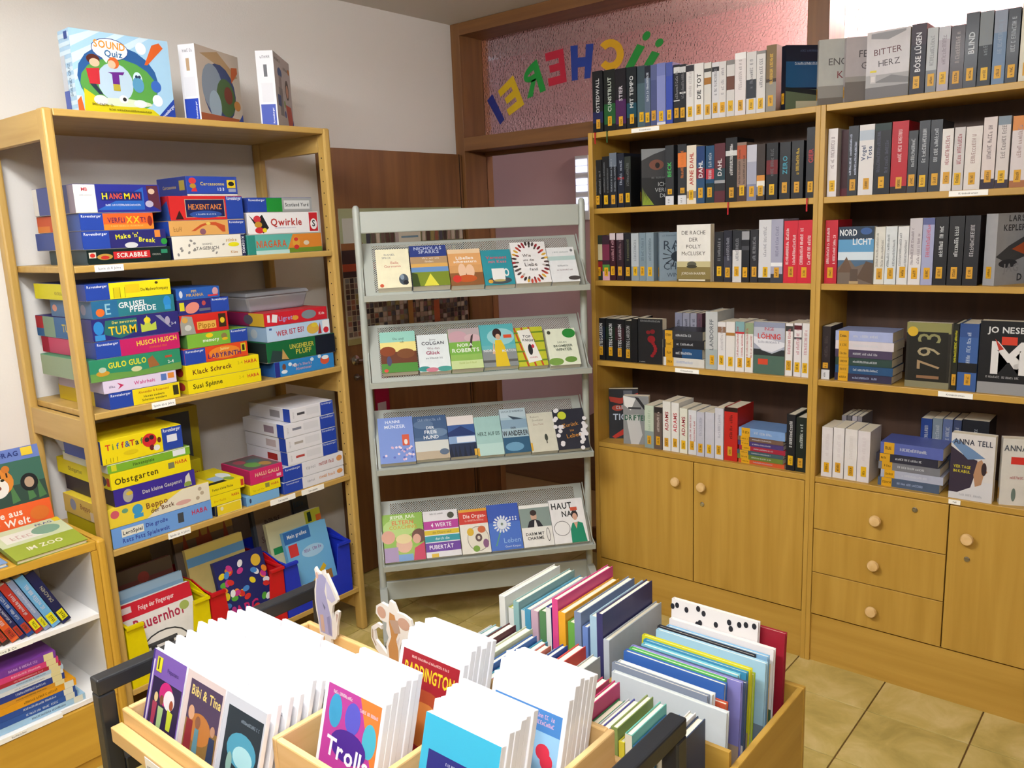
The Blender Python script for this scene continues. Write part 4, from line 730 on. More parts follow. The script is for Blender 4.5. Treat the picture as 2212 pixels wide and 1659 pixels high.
# clear plastic tub with lid on top
def mat_tub():
    m = bpy.data.materials.new('clear_plastic'); nt = NT(m); b = nt.b
    b.inputs['Base Color'].default_value = lin('dfe0e6'); b.inputs['Roughness'].default_value = 0.28; b.inputs['Transmission Weight'].default_value = 0.75; b.inputs['IOR'].default_value = 1.25
    tc = nt.n('ShaderNodeTexCoord'); no = nt.n('ShaderNodeTexNoise', i_Scale=25.0); nt.l(tc.outputs['Object'], no.inputs['Vector'])
    bp = nt.n('ShaderNodeBump', i_Strength=0.1, i_Distance=0.003); nt.l(no.outputs['Fac'], bp.inputs['Height']); nt.l(bp.outputs[0], b.inputs['Normal'])
    MAT['clear_plastic'] = m
mat_tub()
tb = empty('plastic_tub', (-1.33, -0.16, z)); tag(tb, 'clear plastic tub with frosted lid standing on the flat red box', 'container')
def frus(w0, d0, w1, d1, z0, z1):
    return MB().add([(-w0,-d0,z0),(w0,-d0,z0),(w0,d0,z0),(-w0,d0,z0),(-w1,-d1,z1),(w1,-d1,z1),(w1,d1,z1),(-w1,d1,z1)], [(0,3,2,1),(4,5,6,7),(0,1,5,4),(1,2,6,5),(2,3,7,6),(3,0,4,7)])
obj('tub_body', frus(.120,.075,.137,.088,0,.058), 'clear_plastic', tb, bevel=0.008)
obj('tub_lid', frus(.141,.092,.134,.086,.058,.072), 'clear_plastic', tb, bevel=0.004)
obj('game_pieces', frus(.105,.06,.10,.055,.004,.022), 'card', tb, color='b9a9b4')
# boxes standing against the wall behind the stacks
def f(p): p.fr(0,.0,1,1,'6a6326'); p.fell(.78,.5,.16,.2,'20242a')
game(-1.70,-1.50,LZ[2],.36,.06,'7a7226','dim yellow box standing upright behind the middle stack',f,None,yf=0.06)
# ---- shelf with games from four years
z = LZ[3]
def f(p): p.fr(0,.02,1,.98,'6f9fe0'); p.fr(.09,.46,.30,.84,'e8e6d8'); p.text('LernSpiel',.195*p.w,.65*p.h,.26*p.h,'2a2a3a',.0,.19*p.w,True); p.ft('Die große',.43,.70,.28,'2f3f9a',0,.22,True); p.ft('Ratz Fatz Spielewelt',.32,.28,.30,'2f3f9a',0,.46,True); p.fr(.64,.3,.70,.8,'44484e'); haba(p,.87,.62,.34,'c82a4a',.17)
z = game(-2.082,-1.734,z,.068,.33,'6f9fe0','wide light blue box at bottom of the stack by the left post',f,'b8a81a')
def f(p): p.fr(0,.02,1,.98,'ecd03a'); p.fpoly([(.35,.02),(1,.02),(1,.98),(.72,.98),(.5,.5)],'eae2cc'); p.fell(.06,.66,.04,.2,'cf5a6a'); p.fell(.155,.72,.03,.12,'6a9a7a'); p.fell(.27,.62,.05,.26,'3f96c8'); p.fr(.23,.2,.32,.4,'3f96c8'); p.ft('Beppo',.46,.66,.40,'8a5a2a',.05,.22,True); p.ft('der Bock',.51,.36,.30,'6a4a34',.05,.24,True); p.fell(.72,.3,.08,.12,'d8a8a0'); [p.fell(a,b,.02,.1,'b8a890') for a,b in ((.87,.3),(.92,.5),(.9,.75))]
def s(p): p.fr(0,.02,1,.98,'cdb05a'); p.fell(.22,.55,.07,.3,'8d93a8'); p.ft('Beppo',.5,.6,.4,'8a5a3a',0,.25,True); p.fr(.6,.05,1,.5,'cfc4ae')
z = game(-2.085,-1.735,z,.067,.33,'ecd03a','wide yellow and cream box with blue medal, second from stack bottom',f,s)
def f(p): p.fr(0,.02,1,.98,'3c2c90'); p.fell(.16,.5,.06,.4,'a8a49a'); p.fell(.18,.62,.04,.12,'d8b838'); p.ft('Das kleine Gespenst',.58,.5,.32,'c8c4c0',.02,.5,True); p.fpoly([(.85,.1),(.95,.1),(.93,.9),(.88,.7)],'d8d2c8'); p.fell(.9,.22,.05,.15,'8aa04a')
z = game(-2.059,-1.782,z,.056,.36,'3c2c90','deep violet box with pale lettering between two yellow boxes',f,'2a2430')
def f(p): yg(p); p.ft('Obstgarten',.31,.48,.50,'4a4010',.02,.54,True); p.fr(.71,.42,.79,.78,'7a7a5a'); haba(p,.88,.70,.30,'c8302a',.16)
def s(p): p.fr(0,.02,1,.98,'d8cc1e'); p.ft('Obstgarten',.35,.5,.36,'6a6420',0,.4,True); p.fell(.86,.45,.07,.3,'4a4450'); p.fr(.93,.2,.98,.7,'a83028')
z = game(-2.063,-1.792,z,.056,.40,'f2dc14','bright yellow box with black script under the thin green box',f,s)
def f(p): p.fr(0,.02,1,.98,'7cb030'); p.fr(0,.9,1,.98,'dfe4cf'); p.ft('Hexenspiele',.42,.46,.5,'3a5a1a',.0,.26,True); p.fr(.04,.2,.1,.85,'d2d22a'); p.fr(.78,.2,.94,.85,'e6eaee')
z = game(-2.067,-1.789,z,.030,.33,'7cb030','thin light green box under the taxi game box',f,'c9cfc4')
def f(p): p.fr(0,.02,.74,.98,'f0d816'); rv(p,.74,1,.86); p.fr(.80,.35,.93,.65,'e2e4ee'); [p.text(c,(.08+.058*k)*p.w,.68*p.h,.34*p.h,cc,0,.07*p.w,True) for k,(c,cc) in enumerate(zip('Tiff&Taff',('c8302a','5a8a3a','3a5a9a','c8302a','3a5a9a','c8302a','3a3a3a','5a8a3a','c8302a')))]; p.fell(.58,.62,.09,.28,'cf2a30'); p.fell(.55,.66,.03,.1,'3a2226'); p.fell(.61,.72,.03,.1,'3a2226'); p.fell(.6,.3,.03,.12,'6a2226'); p.fell(.70,.55,.025,.12,'6a2a1a'); p.fell(.66,.25,.04,.12,'e8e6e0'); p.fell(.34,.32,.09,.09,'e0c61a'); [p.fr(a,.06,a+.005,.26,'6a621a') for a in (.04,.09,.12,.17)]
game(-2.079,-1.810,z,.080,.28,'f0d816','tall yellow box with red car and blue end topping the stack',f,BL)
z = LZ[3]
def f(p): p.fr(0,.02,1,.98,'f0e6a0'); p.fr(.03,.06,.97,.9,'ecd02a'); p.fr(.0,.02,.07,.98,'2a2c3a'); p.fell(.25,.6,.06,.18,'e6e0c0')
z = game(-1.721,-1.617,z,.039,.17,'ecd02a','small pale yellow box at bottom of the small-box stack',f,'262a40')
def f(p): yg(p); haba(p,.82,.6,.34,'c8202c',.26); p.ft('Der Fuchs',.3,.42,.3,'c8821a',.0,.4)
z = game(-1.734,-1.616,z,.039,.17,'f0d816','small yellow box, second from bottom of small-box stack',f,'d8c21a')
def tp(p): p.fr(.3,.15,.6,.45,'a8c0d8'); p.fell(.75,.4,.15,.2,'e6ece8'); p.fr(.02,.02,.55,.14,'2a2c22'); p.fell(.7,.15,.12,.12,'8fae4a')
def f(p): yg(p); p.ft('Tempo kleine Fische',.38,.5,.30,'3a3c20',.0,.6,True); p.fr(.9,.2,.98,.8,'c83a2a')
z2 = game(-1.737,-1.598,z,.039,.20,'f0d816','yellow box with picture lid topping the small-box stack',f,'d8c21a',top=tp)
def f(p): p.fr(0,.02,1,.98,'cdbb1c'); haba(p,.82,.55,.4,'a8302a',.26); p.fr(.5,.25,.62,.8,'5a5a4a')
game(-1.730,-1.612,LZ[3],.15,.07,'cdbb1c','yellow box standing behind the small-box stack',f,None,yf=-0.06)
def f(p): p.fr(0,0,1,1,'b8a41a'); p.fr(.07,.22,.86,.95,'4a4f56'); p.fell(.45,.5,.2,.2,'4f6a35'); p.fell(.45,.35,.12,.12,'2a3a78'); p.fell(.7,.36,.1,.1,'2c3f80'); haba(p,.72,.12,.12,'8a3020',.25)
game(-1.80,-1.555,LZ[3],.335,.06,'b8a41a','large dim yellow game standing upright against the shelf back',f,None,yf=0.03)
z = LZ[3]
def f(p): p.fr(0,.02,1,.98,'7ab2e0'); p.fell(.12,.5,.03,.25,'3a4a6a')
z = game(-1.597,-1.457,z,.036,.17,'7ab2e0','small light blue box at bottom of the pink-topped stack',f,'5a86b8')
def f(p): yg(p); haba(p,.82,.6,.32,'c8302a',.26); p.fr(.5,.4,.64,.85,'8a8a4a'); p.ft('Tier auf Tier',.28,.4,.26,'a8921a',0,.4)
z = game(-1.578,-1.448,z,.037,.17,'f0d816','small yellow box between light blue and pink boxes',f,'d6bd1a')
def f(p): p.fr(0,.02,1,.98,'cf2a68'); p.ft('HALLI GALLI',.52,.62,.34,'e8cfa0',.0,.74,True); p.scrib(p.w*.35,p.h*.28,p.w*.7,p.h*.4,'b85a7a'); p.fr(.80,.14,.94,.34,'e8b8c8')
def tp(p): p.fr(.03,.03,.97,.97,'6a5a58'); p.fell(.4,.35,.2,.2,'6aa04a'); p.fell(.65,.6,.2,.15,'4a6a6a'); p.fell(.7,.25,.15,.15,'b8863a'); p.fell(.3,.7,.15,.15,'a84a5a')
game(-1.572,-1.433,z,.056,.19,'cf2a68','pink box with colourful picture lid topping two small boxes',f,'b02a58',top=tp)
z = LZ[3]
WB = 'e9e8ee'
for k, (x0, x1, h) in enumerate(((-1.436,-1.149,.046),(-1.431,-1.148,.058),(-1.406,-1.172,.053),(-1.408,-1.172,.055),(-1.412,-1.173,.055),(-1.379,-1.177,.054))):
    def f(p, k=k):
        p.fr(0,.03,1,.97,WB)
        if k < 2:
            p.fr(0,.03,.30,.97,'2546b0'); p.text('Ravensburger',.15*p.w,.8*p.h,.2*p.h,'cdd6f0',0,.24*p.w,True); p.ft('tiptoi',.44,.55,.3,'b0b0b8',0,.16,True); p.scrib(p.w*.58,p.h*.45,p.w*.84,p.h*.68,'b04a4a' if k else 'd88a2a'); p.fell(.93,.6,.05,.2,'e8a05a')
        else:
            p.fr(.70,.03,1,.97,'2546b0'); p.text('Ravensburger',.85*p.w,.85*p.h,.2*p.h,'cdd6f0',0,.26*p.w,True); p.ft('tiptoi',.07,.5,.2,'a8a8b0',math.pi/2,.2); p.fr(.16,.45,.33,.62,('b84a44','b0a8a0','7d8090','4a4a50')[k-2]); p.fr(.37,.3,.66,.8,'dedee4')
    def s(p, k=k):
        p.fr(0,.03,1,.97,'d6d4da'); p.fr(.84,.03,1,.97,'2442a0')
        if k > 1: p.fr(.52,.25,.76,.75,('9a2a24','b0a0a0','8d7a86','8d8a90')[k-2])
    z = game(x0, x1, z, h, .27 if k > 1 else .19, WB, '%s white game box with blue end panel, %s from top of white stack' % ('wide' if k < 2 else 'narrow', ORD[5-k]), f, s)

# ---- three upright games on the very top
def boxtop(x0, y0, wd, h, th, rz, col, label, front, side):
    return game(x0, x0+wd, LZ[0], h, th, col, label, front, side, yf=y0, rz=rz)
def f(p):
    p.fr(0,0,1,1,'a9d2ee'); [p.fpoly([(0,.9-.2*k),(.2+.25*k,1),(.3+.25*k,1),(0,.78-.2*k)],'d2e8f6') for k in range(3)]
    p.fell(.44,.44,.41,.42,'2d5f9c'); p.fell(.44,.36,.39,.34,'5aa04a'); p.fell(.40,.40,.18,.24,'bcd4e6'); p.fpoly([(.06,.0),(.86,.0),(.76,.1),(.5,.14),(.2,.2),(.08,.3)],'d3c81e'); p.fell(.46,.16,.3,.05,'d8e4c8')
    p.fell(.38,.80,.185,.135,'2a3f86'); p.fell(.38,.80,.178,.126,'f2f4f6'); p.fpoly([(.26,.74),(.36,.70),(.33,.63)],'f2f4f6'); p.ft('SOUND',.38,.85,.125,'e8922a',-.03,.32,True); p.ft('Quiz',.41,.75,.11,'2f6a9a',0,.2,True)
    p.fell(.70,.86,.055,.075,'f0f4f8'); p.fpoly([(.72,.66),(.75,.66),(.94,.90),(.90,.96),(.82,.92)],'d9622a'); p.fell(.82,.40,.055,.075,'3a6ac0'); p.fell(.82,.22,.055,.075,'eef2f8')
    p.fell(.20,.66,.065,.06,'5a2a22'); p.fell(.21,.62,.05,.05,'e8c0a0'); p.fpoly([(.12,.54),(.25,.56),(.24,.36),(.14,.36)],'c8303a'); p.fpoly([(.14,.36),(.20,.36),(.26,.24),(.22,.24)],'2a3a4a')
    p.fell(.40,.64,.055,.07,'d8692f'); p.fell(.38,.62,.04,.05,'e8c0a0'); p.fpoly([(.33,.52),(.50,.54),(.48,.50),(.44,.50),(.44,.38),(.37,.38),(.37,.5)],'6a2a8a'); p.fr(.37,.3,.44,.38,'b8a83a'); p.fell(.46,.2,.045,.05,'eeeeee'); p.fell(.47,.2,.02,.025,'2a2a2a')
    p.fell(.63,.46,.05,.1,'cfe6f2'); p.fell(.63,.40,.06,.1,'5a9ac0'); p.fell(.62,.5,.015,.02,'2a3a5a'); p.fell(.65,.5,.015,.02,'2a3a5a'); p.fell(.23,.17,.07,.06,'dcdcdc'); p.fell(.63,.16,.07,.05,'dfe6ea')
    p.fpoly([(.80,0),(1,0),(1,.26)],'2442a0'); p.text('Ravensburger',.92*p.w,.09*p.h,.055*p.h,'e6eaf6',.75,.2*p.w,True); p.scrib(p.w*.14,p.h*.10,p.w*.36,p.h*.13,'6a5a1a'); p.scrib(p.w*.3,p.h*.05,p.w*.75,p.h*.075,'6a5a1a'); p.fr(0,.06,.05,.2,'f0f0f0'); p.fpoly([(0,.0),(.06,0),(.04,.2),(0,.14)],'d9622a')
def s(p): [p.fr(0,.1*k,1,.1*k+.05,'cfe4f2') for k in range(10)]; p.fr(.0,.0,.45,.28,'4a5fae'); p.fr(.0,.28,.4,.7,'c6ccd6'); p.text('SOUND QUIZ',.65*p.w,.4*p.h,.3*p.w,'5a7a9a',math.pi/2,.4*p.h); p.fr(.55,.88,.85,.97,'2a4a96')
boxtop(-1.992,-.285,.308,.240,.075,0,'a9cdea','light blue quiz game with cartoon children standing on top of shelf',f,s)
def f(p): p.fr(0,0,1,1,'cfc2b4'); p.fpoly([(.1,.9),(.5,.98),(.95,.7),(.7,.62),(.4,.82)],'b89a72'); p.fell(.48,.42,.38,.40,'3a4a78'); p.fell(.32,.48,.24,.32,'8fa0b2'); p.fell(.62,.38,.22,.26,'4a6a3a'); p.fell(.35,.25,.14,.2,'a8c0d2'); p.fr(.0,.0,.9,.12,'b0603a'); p.fell(.68,.42,.1,.12,'7a3a2a'); p.fpoly([(.78,.60),(.95,.76),(.95,.84),(.8,.82)],'c8683a'); p.fell(.88,.3,.08,.07,'c88a4a'); p.fpoly([(.8,0),(1,0),(1,.2)],'3a50a0')
def sw(nm):
    def s(p): p.fr(0,0,1,1,'e6e5ea'); p.fr(.08,.0,.92,.30,'2744ac'); p.text('Ravensburger',.76*p.w,.15*p.h,.14*p.w,'dfe4f4',math.pi/2,.27*p.h,True); p.fr(.2,.33,.85,.58,'dcdce2'); p.scrib(p.w*.25,p.h*.90,p.w*.85,p.h*.94,'8a8a92'); p.fr(.4,.66,.6,.82,nm)
    return s
boxtop(-1.592,-.288,.26,.247,.062,R(26),'d8d0c8','brownish puzzle game with white side, middle of three on shelf top',f,sw('b89a78'))
def f(p): p.fr(0,0,1,1,'d9d7dc'); p.fell(.32,.76,.13,.07,'3a62a8'); p.fr(.24,.56,.40,.72,'a8a0a8'); p.fr(.2,.18,.42,.56,'8f9098'); p.fr(.10,.3,.3,.45,'3a5aa0'); p.fell(.72,.58,.11,.14,'3a2422'); p.fell(.72,.56,.075,.09,'d8a890'); p.fpoly([(.55,.36),(.9,.36),(1,.0),(.7,.0)],'cf4a2a'); p.fell(.5,.36,.04,.05,'7ab03a'); p.fell(.5,.22,.05,.05,'3a5ac0'); p.scrib(p.w*.06,p.h*.90,p.w*.4,p.h*.94,'4a4a50'); p.scrib(p.w*.55,p.h*.84,p.w*.9,p.h*.88,'6a6a70'); p.fell(.9,.86,.06,.04,'d8883a'); p.fpoly([(.82,0),(1,0),(1,.2)],'2f4aa8')
boxtop(-1.290,-.292,.26,.262,.062,R(42),'d9d7dc','white knowledge game with girl in red, nearest the far post on top',f,sw('5a5a60'))

# ---- plastic storage bins on the bottom shelf with picture books
def bin_(x0, wd, col, label):
    r = empty('storage_bin', (x0, GY+0.006, LZ[4])); tag(r, label, 'bin', 'open plastic bins on the bottom shelf')
    D, H, t = 0.36, 0.215, 0.004
    mb = B(0, 0, 0, wd, D, t)
    obj('bin_floor', mb, 'plastic', r, color=col)
    for x in (0, wd-t):
        obj('side_wall', MB().prism([(0, t), (D, t), (D, H+0.01), (0.12, H+0.03), (0, H)], 0, x, x+t), 'plastic', r, color=col)
    obj('back_wall', B(t, D-t, t, wd-t, D, H+0.01), 'plastic', r, color=col)
    fw = MB()
    a = 0.058
    fw.prism([(t, t), (wd-t, t), (wd-t, H), (wd-a, H), (wd-a-.012, .088), (a+.012, .088), (a, H), (t, H)], 1, 0, t)
    obj('front_wall', fw, 'plastic', r, color=col)
    for xa, xe in ((0, 0), (wd-a, wd-.010)):
        rm = MB(); rm.box(xa, -0.010, H-0.006, xa+a, t, H+0.004); rm.box(xe, t, H-0.004, xe+0.010, 0.12, H+0.006)
        obj('rim', rm, 'plastic', r, color=col)
    if wd:
        obj('label_slot', B(wd*0.35, -0.003, 0.02, wd*0.65, 0, 0.06), 'plastic', r, color=col, bevel=0.001)
    return r
bin_(-2.083, .297, 'e8d400', 'yellow plastic bin of picture books on the bottom shelf')
bin_(-1.781, .305, 'cf1420', 'red plastic bin of picture books on the bottom shelf')
bin_(-1.471, .315, '1f35c4', 'blue plastic bin of picture books on the bottom shelf')
def bb(x0, y0, z0, wd, h, t, col, label, front, lean=14, rz=0):
    return book(TR(x0, y0, z0, R(rz), -R(lean)), t, h, wd, col, label, 'picture books in the plastic bins', None, front, True, name='picture_book')
ZB = LZ[4]+0.006
def f(p): p.fr(0,.80,1,1,'cf2436'); p.fr(.03,.88,.16,.96,'e8d8da'); p.ft('Folge der Fingerspur',.5,.90,.085,'f2e0e0',0,.5,True); p.ft('Bauernhof',.50,.69,.20,'b02a4a',0,.72,True); p.fell(.86,.72,.07,.06,'a8b860'); p.fell(.5,.30,.34,.22,'3a3a3a'); p.fell(.5,.30,.32,.20,'efeae4'); p.fr(.25,.35,.68,.40,'4a4a4c'); p.fr(.3,.2,.38,.36,'3a3a3c'); p.fr(.55,.2,.62,.36,'3a3a3c'); p.fr(.2,.1,.8,.2,'b8303a'); p.fr(.15,.05,.85,.12,'7a9a3a')
bb(-2.066,-.305,ZB,.255,.262,.02,'ece8e4','white farm picture book with red band in the yellow bin',f,12)
bb(-2.070,-.255,ZB,.262,.288,.016,'8fb6d6','pale blue picture book second in the yellow bin',lambda p: p.fr(0,.9,1,1,'a9c8e0'),12)
def f(p): p.fr(0,0,1,1,'6a3a34'); p.fr(0,.86,1,1,'5a4a3a'); [p.fell(rnd.random(),rnd.random(),.08,.06,rnd.choice(('8a3a30','4a2a26','7a5a4a'))) for _ in range(14)]
bb(-2.072,-.190,ZB,.26,.332,.018,'6a3a34','dark red picture book third in the yellow bin',f,9)
bb(-2.06,-.125,ZB,.20,.385,.02,'6e5a2c','olive brown picture book at back of the yellow bin',None,6)
def f(p): p.fr(0,0,1,1,'262a66'); [p.fell(rnd.uniform(.05,.95),rnd.uniform(.05,.95),.05,.05,rnd.choice(('d8342e','e8d02a','5aa83a','c83a8a','e88a2a','4a8ad0','eeeeee')),rnd.random()*3) for _ in range(46)]; p.ft('ABC',.45,.3,.2,'c82a6a',0,.5,True); p.fell(.82,.86,.1,.08,'e0b83a')
bb(-1.705,-.300,ZB,.205,.285,.02,'262a66','navy picture book strewn with colourful shapes in the red bin',f,14)
def f(p): p.fr(0,0,1,1,'c6dcae'); [p.fell(rnd.random(),rnd.random(),.1,.08,rnd.choice(('8ab84a','a9cfe0','d8e8c8'))) for _ in range(12)]
bb(-1.60,-.235,ZB,.115,.26,.014,'c6dcae','pale green picture book behind the navy one in red bin',f,12)
bb(-1.765,-.215,ZB,.235,.335,.018,'d8c27a','cream and blue picture book in the middle of the red bin',lambda p: (p.fr(0,.88,1,1,'d9c46a'),p.fr(0,.80,1,.9,'6aa0cc')),11)
def f(p): p.fr(0,0,1,1,'7a6a5c'); p.fr(0,.86,1,1,'b8944a'); [p.fpoly([(a,.72),(a+.12,.72),(a+.06,.95)],'9a4a3a') for a in (.12,.38,.52,.80)]; p.fr(.36,.70,.6,.86,'9a5040'); p.fell(.52,.52,.42,.2,'b09a8a'); p.scrib(p.w*.3,p.h*.58,p.w*.75,p.h*.61,'7a4a44'); p.ft('Piraten',.52,.44,.10,'5a2a2a',0,.5,True); p.fell(.15,.3,.12,.1,'4a6a6a')
bb(-1.775,-.150,ZB,.245,.405,.02,'7a6a5c','brown castle picture book at back of the red bin',f,9)
def f(p): p.fr(0,0,1,1,'74b6e2'); p.fr(0,.84,.6,1,'2f6ab0'); p.ft('Mein großes',.3,.93,.07,'e8eef6',0,.45,True); p.fr(.06,.66,.26,.82,'cf3a3a'); p.fell(.58,.66,.26,.08,'a8cfea'); p.scrib(p.w*.38,p.h*.66,p.w*.8,p.h*.70,'8a5aa0'); p.fr(0,0,1,.22,'6a8a4a'); p.fpoly([(.4,.25),(.75,.45),(.8,.4),(.5,.2)],'e0b82a'); p.fr(.62,.2,.9,.34,'a8763a'); p.fell(.2,.18,.12,.1,'c8d2da')
bb(-1.405,-.305,ZB,.205,.305,.02,'74b6e2','sky-blue digger picture book in the blue bin',f,13)
def f(p): p.fr(0,0,1,1,'e6e2b4'); p.fr(.7,.84,1,1,'c8c83a'); p.fr(.75,.86,.82,.98,'1f3a2a'); p.fr(.9,.84,1,.92,'e0702f'); p.fr(.05,.62,.3,.7,'2f9a5a')
bb(-1.435,-.235,ZB,.26,.335,.02,'e6e2b4','cream and yellow picture book in the middle of the blue bin',f,11)
def f(p): p.fr(0,0,1,1,'4a4f58'); p.fr(.05,.45,.68,.9,'8a7a6c'); p.scrib(p.w*.2,p.h*.74,p.w*.5,p.h*.78,'4a3a34'); p.ft('Schmetterling',.38,.6,.09,'5a3a3a',0,.55); p.fr(.7,.7,.72,.95,'1f2a3a'); p.scrib(p.w*.74,p.h*.8,p.w*.95,p.h*.85,'2f4a6a')
bb(-1.45,-.150,ZB,.27,.42,.02,'4a4f58','grey butterfly picture book at back of the blue bin',f,8)

# ================================================================== low cabinet in front left
CX0, CX1, CY, CT = -2.96, -2.1195, -0.362, 0.742
cb = empty('low_cabinet'); tag(cb, 'low beech and white cabinet with open shelves beside the game shelf', 'cabinet')
for xa in (CX0, CX1-0.027):
    obj('post', B(xa, CY, 0, xa+0.027, CY+0.048, CT+0.001), 'yellow_z', cb, bevel=0.008)
    obj('post', B(xa, 0.08, 0, xa+0.027, 0.128, CT+0.001), 'yellow_z', cb, bevel=0.004)
    obj('side_panel', B(xa+0.005, CY+0.05, 0.05, xa+0.022, 0.078, CT-0.002), 'yellow_y', cb)
obj('top_board', B(CX0+0.028, CY+0.006, CT-0.03, CX1-0.0275, 0.128, CT), 'yellow_x', cb, bevel=0.003)
IX0, IX1 = CX0+0.0285, CX1-0.028
for xa, xb_ in ((IX1-0.016, IX1), (IX0, IX0+0.016)): obj('inner_side', B(xa, CY+0.012, 0.225, xb_, 0.110, CT-0.031), 'whitecab', cb)
obj('side_strip', B(IX1-0.018, CY+0.002, 0.225, IX1, CY+0.011, CT-0.031), 'yellow_z', cb)
obj('inner_back', B(IX0+0.017, 0.100, 0.225, IX1-0.0165, 0.110, CT-0.031), 'whitecab', cb)
for z in (0.505, 0.243): obj('inner_shelf', B(IX0+0.0165, CY+0.014, z-0.016, IX1-0.0165, 0.099, z), 'whitecab', cb, bevel=0.001)
dr = obj('drawer', B(IX0, CY+0.004, 0.045, IX1, CY+0.022, 0.224), 'yellow_x', cb, bevel=0.002)
obj('plinth', B(IX0, CY+0.02, 0.0, IX1, CY+0.035, 0.0445), 'yellow_x', cb)
cl = MB(); cl.box(IX1-0.028, -0.16, 0.66, IX1-0.0165, -0.13, 0.675); cl.cyl((IX1-0.022, -0.145, 0.66), (IX1-0.022, -0.145, 0.65), 0.008)
obj('hinge_plug', cl, 'rubber', cb)
s_ = obj('shelf_label', B(-2.56, CY+0.001, 0.228, -2.315, CY+0.013, 0.243), 'white', cb)
p = Pr(.245, .015); p.ft('Sachbücher', .5, .5, .6, '3a3a3a'); p.build('label_print', s_, (-2.56, CY+0.001, 0.228), (1,0,0), (0,0,1), (0,-1,0))
s_ = obj('shelf_label', B(-2.56, CY+0.0125, 0.489, -2.36, CY+0.014, 0.504), 'white', cb)
p = Pr(.20, .015); p.ft('Detektive & Co', .6, .5, .7, '2a2a2a'); p.build('label_print', s_, (-2.56, CY+0.0125, 0.489), (1,0,0), (0,0,1), (0,-1,0))
# big books on top
def f(p):
    p.fr(0,.34,1,1,'6a7fc0'); p.fr(0,.55,1,.86,'3f6a5a'); p.fr(0,.34,1,.60,'33493f'); [p.fpoly([(a,.40),(a+.1,.42),(a+.02,.66)],'4f7a4a') for a in (.02,.2,.55,.75,.88)]; p.fr(0,0,1,.38,'e8602a'); p.fr(0,0,1,.06,'b8a0d0')
    p.fell(.42,.66,.2,.15,'d8842f'); p.fell(.42,.60,.13,.11,'eee6dc'); [p.fr(.30+.08*k,.70,.32+.08*k,.79,'2a1c18') for k in range(4)]; p.fell(.35,.68,.025,.015,'2a2a1a'); p.fell(.49,.68,.025,.015,'2a2a1a'); p.fell(.42,.60,.04,.025,'8a4a3a'); p.fell(.29,.79,.05,.04,'c8752c'); p.fell(.55,.79,.05,.04,'c8752c')
    p.fell(.80,.60,.11,.1,'1f2022'); p.fell(.80,.60,.06,.06,'b89a80'); p.ft('FRAG',.62,.94,.075,'2a3a7a',0,.3,True); p.fr(.78,.90,.92,.99,'e8c83a'); p.ft('Tiere aus',.38,.30,.10,'f6e8dc',0,.6,True); p.ft('aller Welt',.40,.20,.11,'f6e8dc',0,.66,True); p.fell(.84,.24,.12,.08,'d8702a'); p.scrib(p.w*.1,p.h*.12,p.w*.5,p.h*.14,'f0c0a0')
book(TR(-2.412, -0.150, CT+0.003, 0, -R(12)), .016, .285, .235, 'd86a35', 'tiger picture book leaning upright on the low cabinet', 'nature books on the low cabinet', None, f, True, name='picture_book')
def f(p): p.fr(0,0,1,1,'9aa83a'); p.fr(0,.45,1,1,'c8d0a8'); p.fr(.1,.55,.7,.85,'e0ddd0'); p.fell(.7,.7,.2,.15,'7aa08a'); p.ft('IM ZOO',.5,.25,.16,'e8e2c8',0,.5,True); p.ft('FRAG',.75,.9,.09,'3a4a8a',0,.25,True); p.fr(.90,.86,1,1,'e0c02a'); p.scrib(p.w*.2,p.h*.62,p.w*.6,p.h*.74,'c8a8a0')
book(TR(-2.372, -0.360, CT+0.0125, R(2), -R(80)), .014, .20, .205, '8f9a3a', 'green zoo picture book lying propped on the low cabinet edge', 'nature books on the low cabinet', None, f, True, name='picture_book')
book(TR(-2.56, -0.345, CT+0.0125, R(0), -R(90)), .012, .20, .17, '7aa0d0', 'pale blue picture book lying flat at the cabinet end', 'nature books on the low cabinet', None, lambda p: p.fr(.1,.1,.9,.9,'a0b8d8'), True, name='picture_book')
# leaning books on the upper white shelf
cols = ['1f2350', '6fb0e0', '8d9cc0', 'b8352c', '2a4a8c', '2c2a5a', 'e0622a', '3a2c28', '7a3a2c', '35406a']
x = -2.240
for k, c in enumerate(cols):
    t = (.028, .026, .018, .022, .02, .016, .022, .02, .02, .02)[k]
    def sp(p, k=k, c=c):
        w0 = min(p.w*.8, .02); p.stk.rect(p.w/2-w0/2, .012, p.w/2+w0/2, .048, 'e8e01e' if k < 4 else 'b83a2a'); p.stk.scrib(p.w*.3,.016,p.w*.7,.044,'3a3a10',True)
        p.text('DRACHEN' if k == 0 else '', p.w*.55, p.h*.56, p.w*.5, 'b8b49a', math.pi/2, p.h*.45) if k == 0 else p.scrib(p.w*.3,p.h*.35,p.w*.7,p.h*.85,'c9ccd8',True)
    M = Matrix.Translation((x, CY+0.03, 0.5058+t*math.sin(R(24)))) @ Matrix.Rotation(-R(24), 4, 'Y') @ Matrix.Rotation(R(90), 4, 'Z') @ Matrix.Translation((0, 0, 0))
    book(M, t-.001, .205-.004*k, .14, c, '%s novel leaning in the low cabinet, %s from its inner side' % (cname(c), ORD[k]), 'leaning novels in the low cabinet', sp, None, True)
    x -= t/math.cos(R(24))+0.001
